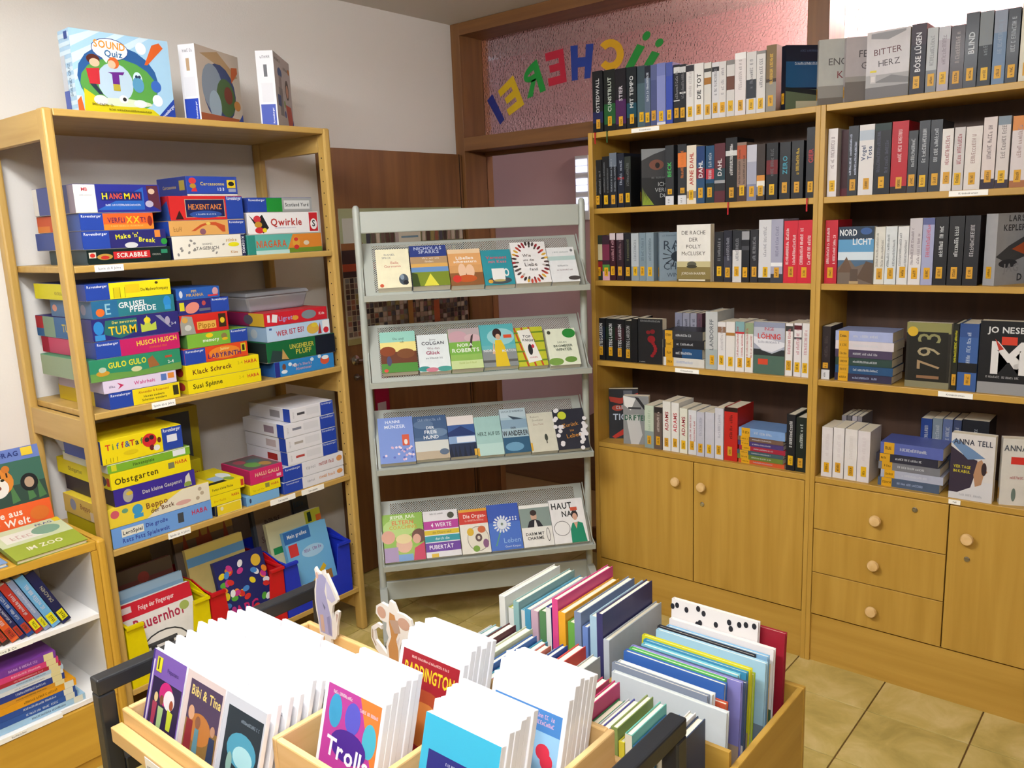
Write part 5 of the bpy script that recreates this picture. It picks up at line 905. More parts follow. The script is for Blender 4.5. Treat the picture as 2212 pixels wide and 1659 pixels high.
# pile on the lower white shelf
z = 0.244
for k, (t, c, dx, ln) in enumerate(((.020,'a9cfea',-.0,.26),(.019,'2f5aa8',-.022,.25),(.019,'2c52a0',-.025,.25),(.022,'e8a01e',-.02,.25),(.014,'d8962a',-.045,.24),(.020,'2b3f8c',-.05,.23),(.013,'dfe2e6',-.052,.23),(.013,'b8d0e6',-.05,.22),(.013,'b02a3c',-.055,.22),(.018,'d8407a',-.06,.22),(.022,'7a3a9c',-.065,.22))):
    def sp(p, k=k): p.scrib(p.w*.32,p.h*.4,p.w*.66,p.h*.78,('4a5a7a','dfe6f2','dfe6f2','7a5a1a','7a5a1a','c8d0e8','7a8090','5a6a80','e8b0b8','f0c0d0','d0b0e0')[k],True); (p.stk.rect(0,p.h-.035,p.w,p.h-.008,('e8e8d8' if k < 4 else 'e6d8a0')))
    M = Matrix(((0, 0, 1, -2.236+dx-ln), (1, 0, 0, CY+0.022), (0, 1, 0, z), (0, 0, 0, 1)))
    book(M, t-.0004, ln, .16, c, '%s book lying flat, %s from top of low cabinet pile' % (cname(c), ORD[10-k]), 'flat books in the low cabinet', sp, None, False)
    z += t

# ================================================================== grey metal display stand
SL = Vector((-1.073, -0.424, 0)); SE = Vector((0.76859, -0.63974, 0)); SN = Vector((-0.63974, -0.76859, 0)); SWD = 0.8847
SM = Matrix(((SE.x, -SN.x, 0, SL.x), (SE.y, -SN.y, 0, SL.y), (0, 0, 1, 0), (0, 0, 0, 1)))   # local x along the stand, -y towards the room
def mat_perf():
    m = bpy.data.materials.new('perforated'); nt = NT(m); b = nt.b
    b.inputs['Base Color'].default_value = lin('a3a79f'); b.inputs['Roughness'].default_value = 0.42
    tc = nt.n('ShaderNodeTexCoord'); mp = nt.n('ShaderNodeMapping'); mp.inputs['Scale'].default_value = (105, 105, 105)
    nt.l(tc.outputs['UV'], mp.inputs['Vector'])
    sp = nt.n('ShaderNodeSeparateXYZ'); nt.l(mp.outputs[0], sp.inputs[0])
    def frac_dist(off):
        outs = []
        for ax in ('X', 'Y'):
            a = nt.n('ShaderNodeMath', operation='ADD'); a.inputs[1].default_value = off; nt.l(sp.outputs[ax], a.inputs[0])
            f_ = nt.n('ShaderNodeMath', operation='FRACT'); nt.l(a.outputs[0], f_.inputs[0])
            s_ = nt.n('ShaderNodeMath', operation='SUBTRACT'); s_.inputs[1].default_value = 0.5; nt.l(f_.outputs[0], s_.inputs[0])
            q = nt.n('ShaderNodeMath', operation='MULTIPLY'); nt.l(s_.outputs[0], q.inputs[0]); nt.l(s_.outputs[0], q.inputs[1]); outs.append(q)
        a = nt.n('ShaderNodeMath', operation='ADD'); nt.l(outs[0].outputs[0], a.inputs[0]); nt.l(outs[1].outputs[0], a.inputs[1]); return a
    d1, d2 = frac_dist(0.0), frac_dist(0.5)
    mn = nt.n('ShaderNodeMath', operation='MINIMUM'); nt.l(d1.outputs[0], mn.inputs[0]); nt.l(d2.outputs[0], mn.inputs[1])
    gt = nt.n('ShaderNodeMath', operation='GREATER_THAN'); gt.inputs[1].default_value = 0.062; nt.l(mn.outputs[0], gt.inputs[0])
    nt.l(gt.outputs[0], b.inputs['Alpha']); MAT['perforated'] = m
mat_perf()
ds = empty('display_stand'); ds.matrix_basis = SM; tag(ds, 'grey metal display stand with four sloping perforated trays of novels', 'display stand')
for x in (0, SWD):
    obj('post', MB().lathe([(0.014, 0.10), (0.014, 1.725), (0.012, 1.738), (0.006, 1.745)], (x, 0, 0), (0, 0, 1), 16), 'stand', ds, smooth=True)
    ft = MB(); ft.prism([(-0.27, 0.075), (0.24, 0.075), (0.24, 0.095), (0.03, 0.20), (-0.03, 0.20), (-0.27, 0.095)], 0, x-0.016, x+0.016)
    f_ = obj('foot', ft, 'stand', ds, bevel=0.004)
    for yy in (-0.235, 0.205):
        c_ = MB(); c_.cyl((x-0.014, yy, 0.030), (x+0.014, yy, 0.030), 0.030, 0.030, 20); obj('caster', c_, 'grey_plastic', f_, smooth=True)
        c_ = MB(); c_.cyl((x, yy, 0.055), (x, yy, 0.08), 0.009, 0.009, 12); obj('caster_fork', c_, 'metal', f_, smooth=True)
hd = B(0.013, -0.010, 1.640, SWD-0.013, 0.010, 1.722); obj('header_panel', hd, 'stand', ds, bevel=0.004)
obj('foot_panel', B(0.013, -0.008, 0.138, SWD-0.013, 0.008, 0.22), 'stand', ds, bevel=0.004)
LIPZ = [1.403, 1.0715, 0.7265, 0.328]; BKZ = [1.601, 1.278, 0.931, 0.543]; OF, OB = 0.09, -0.07
def tray(i):
    a = Vector((0, -OF, LIPZ[i])); b = Vector((0, -OB, BKZ[i])); T = (b-a).normalized(); ln = (b-a).length; N = Vector((1, 0, 0)).cross(T)
    def solid(x0, x1, t0, t1):
        vs = []
        for off in (0, -0.0018):
            for x, t in ((x0, t0), (x1, t0), (x1, t1), (x0, t1)): vs.append(Vector((x, 0, 0))+a+T*t+N*off)
        return MB().add(vs, [(0,1,2,3),(7,6,5,4),(0,4,5,1),(1,5,6,2),(2,6,7,3),(3,7,4,0)])
    tr_ = obj('tray', solid(0.014, 0.050, 0, ln), 'stand', ds); tr_.name = 'tray'
    obj('tray_edge', solid(SWD-0.050, SWD-0.014, 0, ln), 'stand', tr_); obj('tray_edge', solid(0.050, SWD-0.050, 0, 0.02), 'stand', tr_); obj('tray_edge', solid(0.050, SWD-0.050, ln-0.012, ln), 'stand', tr_)
    mb = MB().add([Vector((x, 0, 0))+a+T*t-N*0.0008 for x, t in ((0.050, 0.02), (SWD-0.050, 0.02), (SWD-0.050, ln-0.012), (0.050, ln-0.012))], [(0,1,2,3)])
    me = mb.mesh('perforated_sheet'); uv = me.uv_layers.new(name='UVMap')
    for l, q in zip(uv.data, ((0, 0), (SWD-0.1, 0), (SWD-0.1, ln-0.032), (0, ln-0.032))): l.uv = q
    obj('perforated_sheet', me, 'perforated', tr_)
    lip = MB(); lip.prism([(-OF+0.002, LIPZ[i]+0.001), (-OF-0.034, LIPZ[i]-0.014), (-OF-0.038, LIPZ[i]+0.008), (-OF-0.034, LIPZ[i]+0.009), (-OF-0.031, LIPZ[i]-0.009), (-OF+0.001, LIPZ[i]+0.004)], 0, 0.006, SWD-0.006)
    obj('lip', lip, 'stand', tr_)
    for xx in (0.006, SWD-0.010): obj('end_cap', MB().prism([(-OF-0.036, LIPZ[i]+0.008), (-OF-0.034, LIPZ[i]-0.014), (-OF+0.002, LIPZ[i]-0.001), (-OB, BKZ[i]-0.002), (-OB-0.004, BKZ[i]+0.004), (-OF+0.01, LIPZ[i]+0.02)], 0, xx, xx+0.004), 'stand', tr_)
    return a, T, N
def dbook(fr_, s, wd, h, tt, t, col, label, cov, k):
    a, T, N = fr_
    o = Vector((s, 0, 0))+a+T*max(tt, 0.004)+N*(t+0.002)
    Y = -N
    M = SM @ Matrix(((1, Y.x, T.x, o.x), (0, Y.y, T.y, o.y), (0, Y.z, T.z, o.z), (0, 0, 0, 1)))
    book(M, t, h, wd, col, label, 'novels on the grey display stand', lambda p: None, cov)
t1 = tray(0)
def f(p): p.ft('DANIEL',.42,.85,.07,'6a6f7a',0,.6); p.ft('SPECK',.32,.77,.07,'6a6f7a',0,.5); p.ft('Bella',.55,.64,.09,'c0605a',0,.5); p.ft('Germania',.48,.55,.09,'c0605a',0,.7); p.fell(.78,.2,.14,.14,'4a5560'); p.fell(.74,.26,.06,.07,'8a9aa8'); p.fell(.84,.12,.08,.06,'2a2c32'); p.fell(.12,.06,.06,.045,'c85a3c')
dbook(t1,.062,.126,.181,.018,.028,'efe8c6','cream novel with motor scooter, first on the top tray',f,0)
def f(p): p.fr(0,.72,1,1,'2f3f80'); p.fr(0,.42,1,.72,'b0906a'); p.fr(0,.44,1,.55,'d8a85a'); p.fr(0,.34,1,.46,'6a90c0'); p.fr(0,0,1,.34,'7a8a2c'); p.fpoly([(.3,0),(.7,0),(.5,.3)],'e0d84a'); p.fpoly([(0,0),(.2,0),(.15,.3),(0,.34)],'3a4a22'); p.ft('NICHOLAS',.5,.93,.11,'b8c0d6',0,.95,True); p.ft('SPARKS',.52,.84,.11,'b8c0d6',0,.7,True); p.ft('Wo wir uns',.55,.68,.07,'e6dccb',0,.6); p.ft('finden',.5,.6,.07,'e6dccb',0,.5)
dbook(t1,.192,.142,.190,.014,.034,'4a5a80','blue and yellow landscape novel, second on the top tray',f,1)
def f(p): p.fr(0,.55,1,1,'dca368'); p.fr(0,.88,1,1,'e8c8a0'); p.fr(0,0,1,.34,'8a5a34'); p.fell(.38,.4,.12,.2,'e6bfa0'); p.fell(.62,.38,.13,.19,'e6bfa0'); p.fell(.5,.18,.3,.1,'c05a2a'); p.fell(.2,.18,.13,.1,'cf3a30'); p.ft('Libellen',.5,.75,.12,'f2ece4',0,.8,True); p.ft('schwestern',.5,.65,.10,'f2ece4',0,.8,True)
dbook(t1,.338,.128,.171,.011,.03,'d09a62','warm orange novel with two children, third on the top tray',f,2)
def f(p): p.ft('Vermont',.5,.78,.12,'cf4a5a',0,.8,True); p.ft('mit Kuss',.52,.66,.11,'d2707a',0,.75,True); p.fell(.5,.12,.4,.1,'4a4f55'); p.fr(.28,.16,.70,.46,'eceae6'); p.fell(.49,.18,.21,.09,'eceae6'); p.fell(.76,.34,.09,.11,'eceae6'); p.fell(.76,.34,.05,.07,'2f8f9c'); p.fell(.5,.12,.2,.035,'b8a86a'); p.fell(.2,.1,.08,.05,'d8a03a')
dbook(t1,.468,.118,.167,.006,.028,'2f8f9c','teal novel with a white cup, fourth on the top tray',f,3)
def f(p):
    for k in range(30):
        a = 2*math.pi*k/30; c = rnd.choice(('7a1f2a','9a2a34','3a2c2c','d8a83a','5a4a4a','c04a3a')); p.ell(p.w*(.5+.46*math.cos(a)),p.h*(.5+.46*math.sin(a)),.011,.005,c,10,a)
        if k % 2: p.ell(p.w*(.5+.38*math.cos(a)),p.h*(.5+.40*math.sin(a)),.008,.004,rnd.choice(('8a2a30','55504a','b8b0a8')),10,a)
    p.ft('Wie',.42,.66,.10,'4a4446',0,.5); p.ft('uns die',.45,.55,.08,'6a6466',0,.6); p.ft('Liebe',.5,.44,.12,'4a4446',0,.7); p.ft('fand',.55,.32,.09,'4a4446',0,.5)
dbook(t1,.589,.140,.197,.004,.032,'efecea','white novel ringed with red petals, fifth on the top tray',f,4)
def f(p): p.fr(0,.62,1,.74,'b9d0cc'); p.scrib(p.w*.2,p.h*.84,p.w*.8,p.h*.88,'9aa4a4'); p.fell(.9,.9,.05,.04,'7a7a7a'); p.scrib(p.w*.3,p.h*.44,p.w*.7,p.h*.48,'8a8e90'); p.scrib(p.w*.25,p.h*.32,p.w*.85,p.h*.36,'a08a90'); p.fell(.82,.1,.22,.06,'4a4442')
dbook(t1,.732,.112,.167,.004,.028,'e9eaea','white novel with pale green stripe, sixth on the top tray',f,5)
t2 = tray(1)
def f(p): p.fr(0,.7,1,1,'9ad0c0'); p.fr(0,.5,1,.74,'ecdc8a'); p.fr(0,.2,1,.5,'6a3a26'); p.fell(.2,.52,.22,.12,'8a4424'); p.fell(.7,.45,.25,.12,'7a4a2a'); p.fr(0,0,1,.22,'4f8a3a'); p.fell(.22,.28,.07,.12,'4a4a6a'); p.ft('Du und',.52,.82,.08,'3a4a4a',0,.5); p.ft('ich',.62,.74,.08,'3a4a4a',0,.4); p.fell(.12,.05,.06,.04,'d84a44')
dbook(t2,.055,.138,.181,.026,.03,'8a5a34','autumn field novel with turquoise sky, first on the second tray',f,0)
def f(p): p.fell(.15,.08,.2,.07,'3a8a86'); p.fell(.8,.06,.25,.07,'4a9a90'); p.fell(.4,.05,.2,.06,'c87a8a'); p.ft('Jenny',.5,.86,.07,'5a5a60',0,.4); p.ft('COLGAN',.5,.76,.12,'4a4a52',0,.9,True); p.ft('Wo das',.5,.62,.09,'7a4a5a',0,.5); p.ft('Glück',.48,.50,.13,'a03a5a',0,.6,True); p.ft('zu Hause ist',.5,.36,.08,'5a5a60',0,.8)
dbook(t2,.199,.122,.166,.020,.028,'e2e8e8','white novel with turquoise flower border, second on the second tray',f,1)
def f(p): p.fr(0,.66,1,1,'b8a8a8'); p.fell(.3,.8,.3,.14,'c8a0a8'); p.fell(.75,.75,.25,.1,'d0b0b4'); p.fr(0,.35,1,.66,'7ab04a'); p.fpoly([(.62,.5),(.7,.5),(.8,.85),(.72,.8)],'4a3a3a'); p.fr(0,0,1,.2,'c8d89a'); p.ft('NORA',.5,.58,.11,'eef2e6',0,.6,True); p.ft('ROBERTS',.5,.45,.13,'eef2e6',0,.9,True); p.scrib(p.w*.25,p.h*.12,p.w*.8,p.h*.16,'a0b060')
dbook(t2,.323,.125,.182,.018,.036,'8fb85a','spring blossom novel with green meadow, third on the second tray',f,2)
def f(p): p.fr(0,.5,1,1,'5ab0b4'); p.fell(.6,.7,.4,.2,'9ad0d2'); p.fr(0,0,1,.4,'8a8f90'); p.fr(0,.1,1,.16,'5a5a58'); p.fell(.5,.78,.13,.12,'3a2622'); p.fell(.52,.70,.07,.07,'d8b090'); p.fpoly([(.35,.0),(.75,.0),(.68,.45),(.6,.62),(.42,.62),(.38,.4)],'e0c02a'); p.fpoly([(.36,.6),(.3,.3),(.38,.3)],'d8b090'); p.fr(.68,.66,.92,.74,'d8522f'); p.ft('NORA',.22,.38,.08,'e2e6e6',0,.35,True); p.ft('MORTON',.78,.36,.08,'e2e6e6',0,.4,True)
dbook(t2,.450,.138,.193,.020,.03,'6ab4b8','novel with woman in yellow dress seen from behind',f,3)
def f(p):
    for k in range(4): p.fpoly([(.0+.25*k,1),(.06+.25*k,1),(.36+.25*k,0),(.3+.25*k,0)],'c0482a') if k < 3 else None
    for k in range(4): p.fr(0,.12+.24*k,1,.16+.24*k,'6a8a24')
    p.fpoly([(.12,.92),(.55,.95),(.82,.14),(.36,.08)],'efece4'); p.ft('TOP',.42,.76,.09,'3a3a3a',-.1,.4,True); p.ft('KNIGHT',.48,.66,.09,'3a3a3a',-.1,.45,True); p.fell(.48,.42,.08,.14,'2a2a2c'); p.fell(.58,.5,.05,.05,'c83a4a'); p.scrib(p.w*.42,p.h*.2,p.w*.7,p.h*.24,'c87a84')
dbook(t2,.589,.118,.179,.014,.026,'c2c432','yellow-green tartan novel with a white tag, fifth on the second tray',f,4)
def f(p): p.fell(.78,.86,.22,.13,'2f8a3a'); p.fell(.2,.10,.25,.1,'7aa04a'); p.fell(.7,.14,.2,.08,'6a9440'); p.fell(.12,.9,.06,.05,'4a4a3a'); p.ft('SARAH',.5,.62,.07,'4a5a44',0,.6); p.ft('BROMBEER',.52,.52,.09,'3a4a3a',0,.85,True); p.ft('WINTER',.52,.42,.10,'3a4a3a',0,.7,True)
dbook(t2,.716,.124,.168,.008,.028,'e6ead2','pale novel with green cabbage leaves, sixth on the second tray',f,5)
t3 = tray(2)
def f(p): p.fr(.04,.03,.96,.97,'7a92d2'); p.ft('HANNI',.42,.90,.09,'e2e8f6',0,.6,True); p.ft('MÜNZER',.48,.79,.10,'e2e8f6',0,.75,True); [p.fell(rnd.uniform(.1,.95),rnd.uniform(.05,.35),.035,.025,rnd.choice(('d8b0c8','e8d0dc','5a6ab8'))) for _ in range(26)]; p.fr(.66,.36,.86,.60,'d0583a'); p.fell(.76,.44,.05,.06,'e8e0d8')
dbook(t3,.024,.138,.197,.010,.032,'7a92d2','sky-blue novel with pink blossoms, first on the third tray',f,0)
def f(p): p.fr(0,.5,1,1,'3f5a80'); p.fell(.3,.8,.3,.1,'5a7294'); p.fell(.7,.6,.3,.1,'6a82a0'); p.fr(0,.18,1,.42,'d0d2cc'); p.fr(0,0,1,.18,'b8a890'); p.fell(.85,.15,.14,.07,'5a6a80'); p.scrib(p.w*.15,p.h*.88,p.w*.85,p.h*.94,'8a9ab4'); p.ft('DER',.5,.72,.09,'e6ebf0',0,.4,True); p.ft('FREIE',.5,.62,.11,'e6ebf0',0,.6,True); p.ft('HUND',.5,.50,.11,'e6ebf0',0,.6,True)
dbook(t3,.164,.133,.189,.014,.03,'4a6488','stormy blue seascape novel, second on the third tray',f,1)
def f(p): p.fr(0,.78,1,1,'e2d8d2'); p.fr(0,.5,1,.78,'3a5a96'); p.fpoly([(0,.6),(.5,.75),(1,.55),(1,.5),(0,.5)],'22356a'); p.fr(0,.32,1,.5,'8aa6cc'); p.fr(0,0,1,.32,'1f2c4a'); p.fr(.3,.34,.98,.48,'e0e4ec'); [p.fpoly([(a,.0),(a+.12,.0),(a+.06,.28)],'151c30') for a in (.0,.15,.3,.5,.7,.85)]; p.fr(.9,.0,1,.16,'d8a83a')
dbook(t3,.299,.108,.177,.014,.03,'33508a','dark blue fjord novel with white panel, third on the third tray',f,2)
def f(p): p.fr(0,0,1,.3,'b8d6ce'); p.ft('HERZ AUF EIS',.5,.55,.13,'4a625e',0,.85,True); p.fr(0,.0,.08,.2,'d8a83a')
dbook(t3,.409,.107,.171,.010,.026,'a2c6c0','plain mint-green novel, fourth on the third tray',f,3)
def f(p): p.fr(0,.8,1,1,'b8cad2'); p.fpoly([(.3,.85),(.9,.75),(.95,.7),(.5,.74)],'3a4a58'); p.fr(0,.55,1,.75,'8aa6ba'); p.fr(0,.0,1,.35,'2f5a78'); p.fell(.4,.14,.35,.1,'6a9ab8'); p.ft('LUCA D’ANDREA',.5,.94,.06,'33404a',0,.9); p.ft('DER',.45,.56,.06,'2a2a30',0,.3,True); p.ft('WANDERER',.5,.44,.16,'26262c',0,1.0,True)
dbook(t3,.518,.107,.196,.009,.03,'a8c0ca','icy mountain novel with heavy black title, fifth on the third tray',f,4)
def f(p): p.ft('Robert',.3,.90,.07,'8a8476',0,.5); p.ft('Seethaler',.4,.81,.07,'8a8476',0,.6); p.ft('Das Feld',.4,.70,.07,'9a7a6a',0,.6); p.fell(.62,.35,.06,.09,'3a4038'); p.fr(.60,.2,.64,.34,'4a4a40'); p.fr(0,.04,.07,.24,'d8a83a')
dbook(t3,.627,.110,.173,.005,.028,'d3d0bd','beige novel with one tiny dark figure, sixth on the third tray',f,5)
def f(p): [p.fell(rnd.choice((rnd.uniform(.0,.25),rnd.uniform(.75,1))),rnd.uniform(.0,1),.07,.05,'e8e4e6',rnd.random()*3) for _ in range(26)]; p.fell(.28,.84,.14,.1,'c8cf3a'); p.ft('Zurück',.5,.60,.13,'d8943a',.12,.75); p.ft('ins',.52,.46,.09,'d8943a',.1,.3); p.ft('Leben',.55,.33,.14,'d8943a',.12,.7)
dbook(t3,.738,.130,.180,.004,.03,'2b2c38','black floral novel with orange script, last on the third tray',f,6)
t4 = tray(3)
def f(p): p.fr(0,.3,1,1,'8fb84a'); p.fell(.4,.7,.4,.2,'b4d27a'); p.ft('JESPER JUUL',.5,.93,.09,'eef4da',0,.9,True); p.ft('ELTERN',.5,.81,.12,'d8783a',0,.7,True); p.ft('COACHING',.5,.71,.10,'c8a02f',0,.75,True); p.fell(.12,.52,.17,.14,'d8a088'); p.fell(.5,.34,.2,.17,'e2b49a'); p.fell(.5,.46,.2,.1,'e6d29a'); p.fell(.88,.5,.18,.15,'6a4030'); p.fell(.82,.44,.1,.1,'dba890'); p.fr(0,0,.34,.3,'a890b4'); p.fr(.34,0,.7,.14,'7aa0d0'); p.fpoly([(.7,0),(1,0),(1,.36),(.75,.25)],'c83a5a')
dbook(t4,.014,.163,.198,.004,.02,'9ab84a','green parenting book with three children, first on the lowest tray',f,0)
def f(p): p.fr(0,.60,1,.78,'b83a96'); p.fr(0,.48,1,.58,'d8bc1e'); p.fr(0,.33,1,.46,'2f96a0'); p.fr(0,.12,1,.31,'6a3a9a'); p.ft('4 WERTE',.5,.69,.12,'f0e4ee',0,.6,True); p.ft('die Eltern und',.5,.53,.07,'6a5a1a',0,.8); p.ft('durch die',.5,.395,.08,'e0f0f0',0,.5); p.ft('PUBERTÄT',.45,.215,.12,'f0e8f6',0,.7,True); p.fell(.8,.88,.1,.07,'4a4a3a'); p.fr(.15,.0,.35,.08,'e0b83a'); p.scrib(p.w*.2,p.h*.92,p.w*.6,p.h*.95,'8a8a8a')
dbook(t4,.180,.142,.194,.005,.022,'e6e2e4','white guidebook with rainbow bands, second on the lowest tray',f,1)
def f(p): p.fr(0,.66,1,1,'cf3a2a'); p.fr(0,.94,1,1,'e0a02a'); p.ft('Die Organ-',.55,.84,.12,'f2dcd2',0,.8,True); p.scrib(p.w*.2,p.h*.72,p.w*.9,p.h*.76,'e8b0a4'); p.fell(.6,.32,.38,.28,'8a8478'); p.fell(.6,.32,.36,.265,'e6dfcc'); p.fell(.35,.48,.12,.09,'d8b02a'); p.fell(.75,.52,.14,.08,'c8683a'); p.fell(.85,.2,.1,.1,'8a5a80'); p.fell(.5,.1,.12,.07,'7aa03a'); p.fell(.62,.34,.12,.09,'5a4440'); p.fell(.62,.34,.05,.04,'d6c8b8')
dbook(t4,.326,.118,.187,.004,.022,'ece6d8','cream health book with red top and body clock',f,2)
def f(p): p.fr(0,0,1,1,'4a72c8'); p.fr(0,.6,1,1,'3a5ab4'); p.fpoly([(.14,.1),(.18,.1),(.4,.46),(.36,.46)],'5a9a7a'); [p.ell(p.w*.42+.03*math.cos(a),p.h*.56+.03*math.sin(a),.008,.004,'e6ecf4',10,a) for a in [i*.4 for i in range(16)]]; p.fell(.42,.56,.16,.115,'dfe6ee'); p.fell(.42,.56,.04,.03,'7a8a7a'); [p.fell(.7+.09*(k % 3),.64+.05*(k//3),.025,.02,'dfe6f0') for k in range(6)]; p.ft('Leben',.68,.2,.15,'9ac0ea',0,.55); p.ft('Geert Kimpen',.68,.07,.06,'dfe8f4',0,.5)
dbook(t4,.446,.132,.196,.004,.022,'4a72c8','blue book with white dandelion on the lowest tray',f,3)
def f(p): p.fr(.0,.46,1,.92,'8a9a94'); p.fell(.45,.72,.1,.12,'d0a890'); p.fell(.45,.80,.11,.07,'3a2a26'); p.fpoly([(.2,.46),(.72,.46),(.62,.6),(.5,.64),(.4,.64),(.28,.6)],'26242c'); p.fpoly([(.42,.46),(.54,.46),(.5,.62),(.46,.62)],'e8e4e0'); p.ft('DARM MIT',.42,.3,.10,'3a3a3a',0,.62,True); p.ft('CHARME',.42,.2,.10,'3a3a3a',0,.55,True); p.fell(.85,.26,.06,.16,'3a3a3a'); p.fell(.85,.26,.045,.14,'eceae4')
dbook(t4,.581,.128,.180,.004,.022,'efede6','white medical book with photo of woman in black jacket',f,4)
def f(p): p.ft('HAUT',.36,.85,.20,'2a2a2c',0,.62,True); p.ft('NAH',.55,.66,.18,'2a2a2c',0,.45,True); p.fell(.28,.34,.24,.17,'8a8a88'); p.fell(.28,.34,.22,.155,'f2f0ee'); p.fell(.7,.62,.1,.1,'2a2224'); p.fell(.7,.58,.07,.08,'d8a890'); p.fpoly([(.5,.0),(.95,.0),(.9,.42),(.78,.46),(.6,.44),(.52,.3)],'1f8a68'); p.fpoly([(.64,.45),(.76,.45),(.7,.3)],'d8a890'); p.fr(.6,.72,.8,.80,'d0583a')
dbook(t4,.711,.146,.190,.004,.022,'f1efee','white medical book with woman in green jacket, last tray',f,5)

# ================================================================== media cart in the foreground
HX0, HX1, HY0, HY1, HZ = -2.560, -2.032, -2.300, -1.332, 0.818
cart = empty('media_cart'); tag(cart, 'black steel cart with wooden trays of discs in the foreground', 'cart')
s = 0.0165
for y in (HY0, HY1):
    mb = MB(); mb.box(HX0-s, y-s, HZ-2*s, HX1+s, y+s, HZ)
    for x in (HX0, HX1): mb.box(x-s, y-s, 0.07, x+s, y+s, HZ-2*s)
    mb.box(HX0+s, y-s, 0.60, HX1-s, y+s, 0.633)
    h_ = obj('end_frame', mb, 'blackmetal', cart, bevel=0.004)
    for x in (HX0, HX1):
        c_ = MB(); c_.cyl((x-.014, y, .033), (x+.014, y, .033), .033, .033, 20); obj('caster', c_, 'rubber', h_, smooth=True)
        c_ = MB(); c_.cyl((x, y, .055), (x, y, .072), .012, .012, 12); obj('caster_fork', c_, 'metal', h_, smooth=True)
TX0, TX1, TY0, TY1 = -2.545, -2.094, HY0+s+0.003, HY1-s-0.018
t_ = obj('tray_floor', B(TX0+.012, TY0+.012, .660, TX1-.012, TY1-.012, .672), 'pine_y', cart)
for a in ((TX0, TY0, TX0+.012, TY1), (TX1-.012, TY0, TX1, TY1), (TX0+.0125, TY0, TX1-.0125, TY0+.012), (TX0+.0125, TY1-.012, TX1-.0125, TY1)):
    obj('tray_rim', B(a[0], a[1], .655, a[2], a[3], .752), 'pine_y', cart, bevel=0.003)
obj('base_board', B(TX0-.024, TY0-.0, .690, TX0-.001, TY1+.004, .722), 'pine_y', cart, bevel=0.002)
lb = obj('tray_label', B(TX0-.0255, -1.66, .668, TX0-.0245, -1.50, .716), 'white', cart)
p = Pr(.16, .048); p.ft('Kinder Hörspiele', .5, .5, .55, '2a2a2a', 0, .9, True); p.build('label_print', lb, (TX0-.0255, -1.50, .668), (0,-1,0), (0,0,1), (-1,0,0))
obj('cross_bar', B(TX0+.15, HY0+s, .622, TX0+.18, HY1-s, .654), 'blackmetal', cart)
obj('cross_bar', B(TX1-.18, HY0+s, .622, TX1-.15, HY1-s, .654), 'blackmetal', cart)
# inner wooden box for the film sleeves
bx = empty('film_box'); tag(bx, 'open light wooden box divided in two for film sleeves on the cart', 'box')
BX0, BX1, BY0, BY1 = -2.472, -2.110, -2.232, -1.772
obj('box_floor', B(BX0, BY0, .6725, BX1, BY1, .680), 'pine_y', bx)
for a in ((BX0, BY0+.0125, BX0+.012, BY1-.0125), (BX1-.012, BY0+.0125, BX1, BY1-.0125)): obj('box_wall', B(a[0], a[1], .680, a[2], a[3], .812), 'pine_y', bx, bevel=0.003)
for y in (BY0, BY1-.012, -2.006): obj('box_wall' if y != -2.006 else 'divider', B(BX0 if y != -2.006 else BX0+.0125, y, .6805, BX1 if y != -2.006 else BX1-.0125, y+.012, .812), 'pine_x', bx, bevel=0.003)
# sleeves: a clear pocket around a white inlay, leaning back
def mat_sleeve():
    m = bpy.data.materials.new('sleeve'); nt = NT(m); b = nt.b
    tc = nt.n('ShaderNodeTexCoord'); no = nt.n('ShaderNodeTexNoise', i_Scale=18.0); nt.l(tc.outputs['Object'], no.inputs['Vector'])
    b.inputs['Base Color'].default_value = lin('f4f4f8'); b.inputs['Roughness'].default_value = 0.22; b.inputs['Coat Weight'].default_value = 0.5
    bp = nt.n('ShaderNodeBump', i_Strength=0.08, i_Distance=0.003); nt.l(no.outputs['Fac'], bp.inputs['Height']); nt.l(bp.outputs[0], b.inputs['Normal'])
    MAT['sleeve'] = m
mat_sleeve()
def sleeve(x, y0, z, wd, h, t, lean, label, group, front=None, name='disc_case', cat='disc case', edge='f4f4f8', strip=None):
    # local: x = thickness backwards, y = width to the right (world -y), z = up
    M = TR(x, y0, z, -R(90)) @ Matrix.Rotation(-R(lean), 4, 'X')
    r = obj(name, B(0, 0, 0, wd, t, h), 'sleeve', None, M, bevel=0.0012); tag(r, label, cat, group)
    obj('spine_edge', B(-.0006, .001, .004, 0.0, t-.001, h-.012), 'card', r, color=edge)
    if front:
        p = Pr(wd, h); front(p); p.build('cover_print', r, (0,0,0), (1,0,0), (0,0,1), (0,-1,0))
    return r
def small_tag(k):
    def f(p):
        if k % 3 == 0: p.scrib(p.w*.62, p.h*.80, p.w*.92, p.h*.84, '8a8a92')
        if k % 4 == 1: p.fr(.06, .74, .3, .84, rnd.choice(('c8a0a8', '6a6f78', 'd8c8a0', 'a8b4c8', 'c85a5a')))
        if k % 5 == 2: p.fr(.05, .05, .95, .70, rnd.choice(('a8c0d8', 'd0b8c8', 'c8d0a8')))
    return f
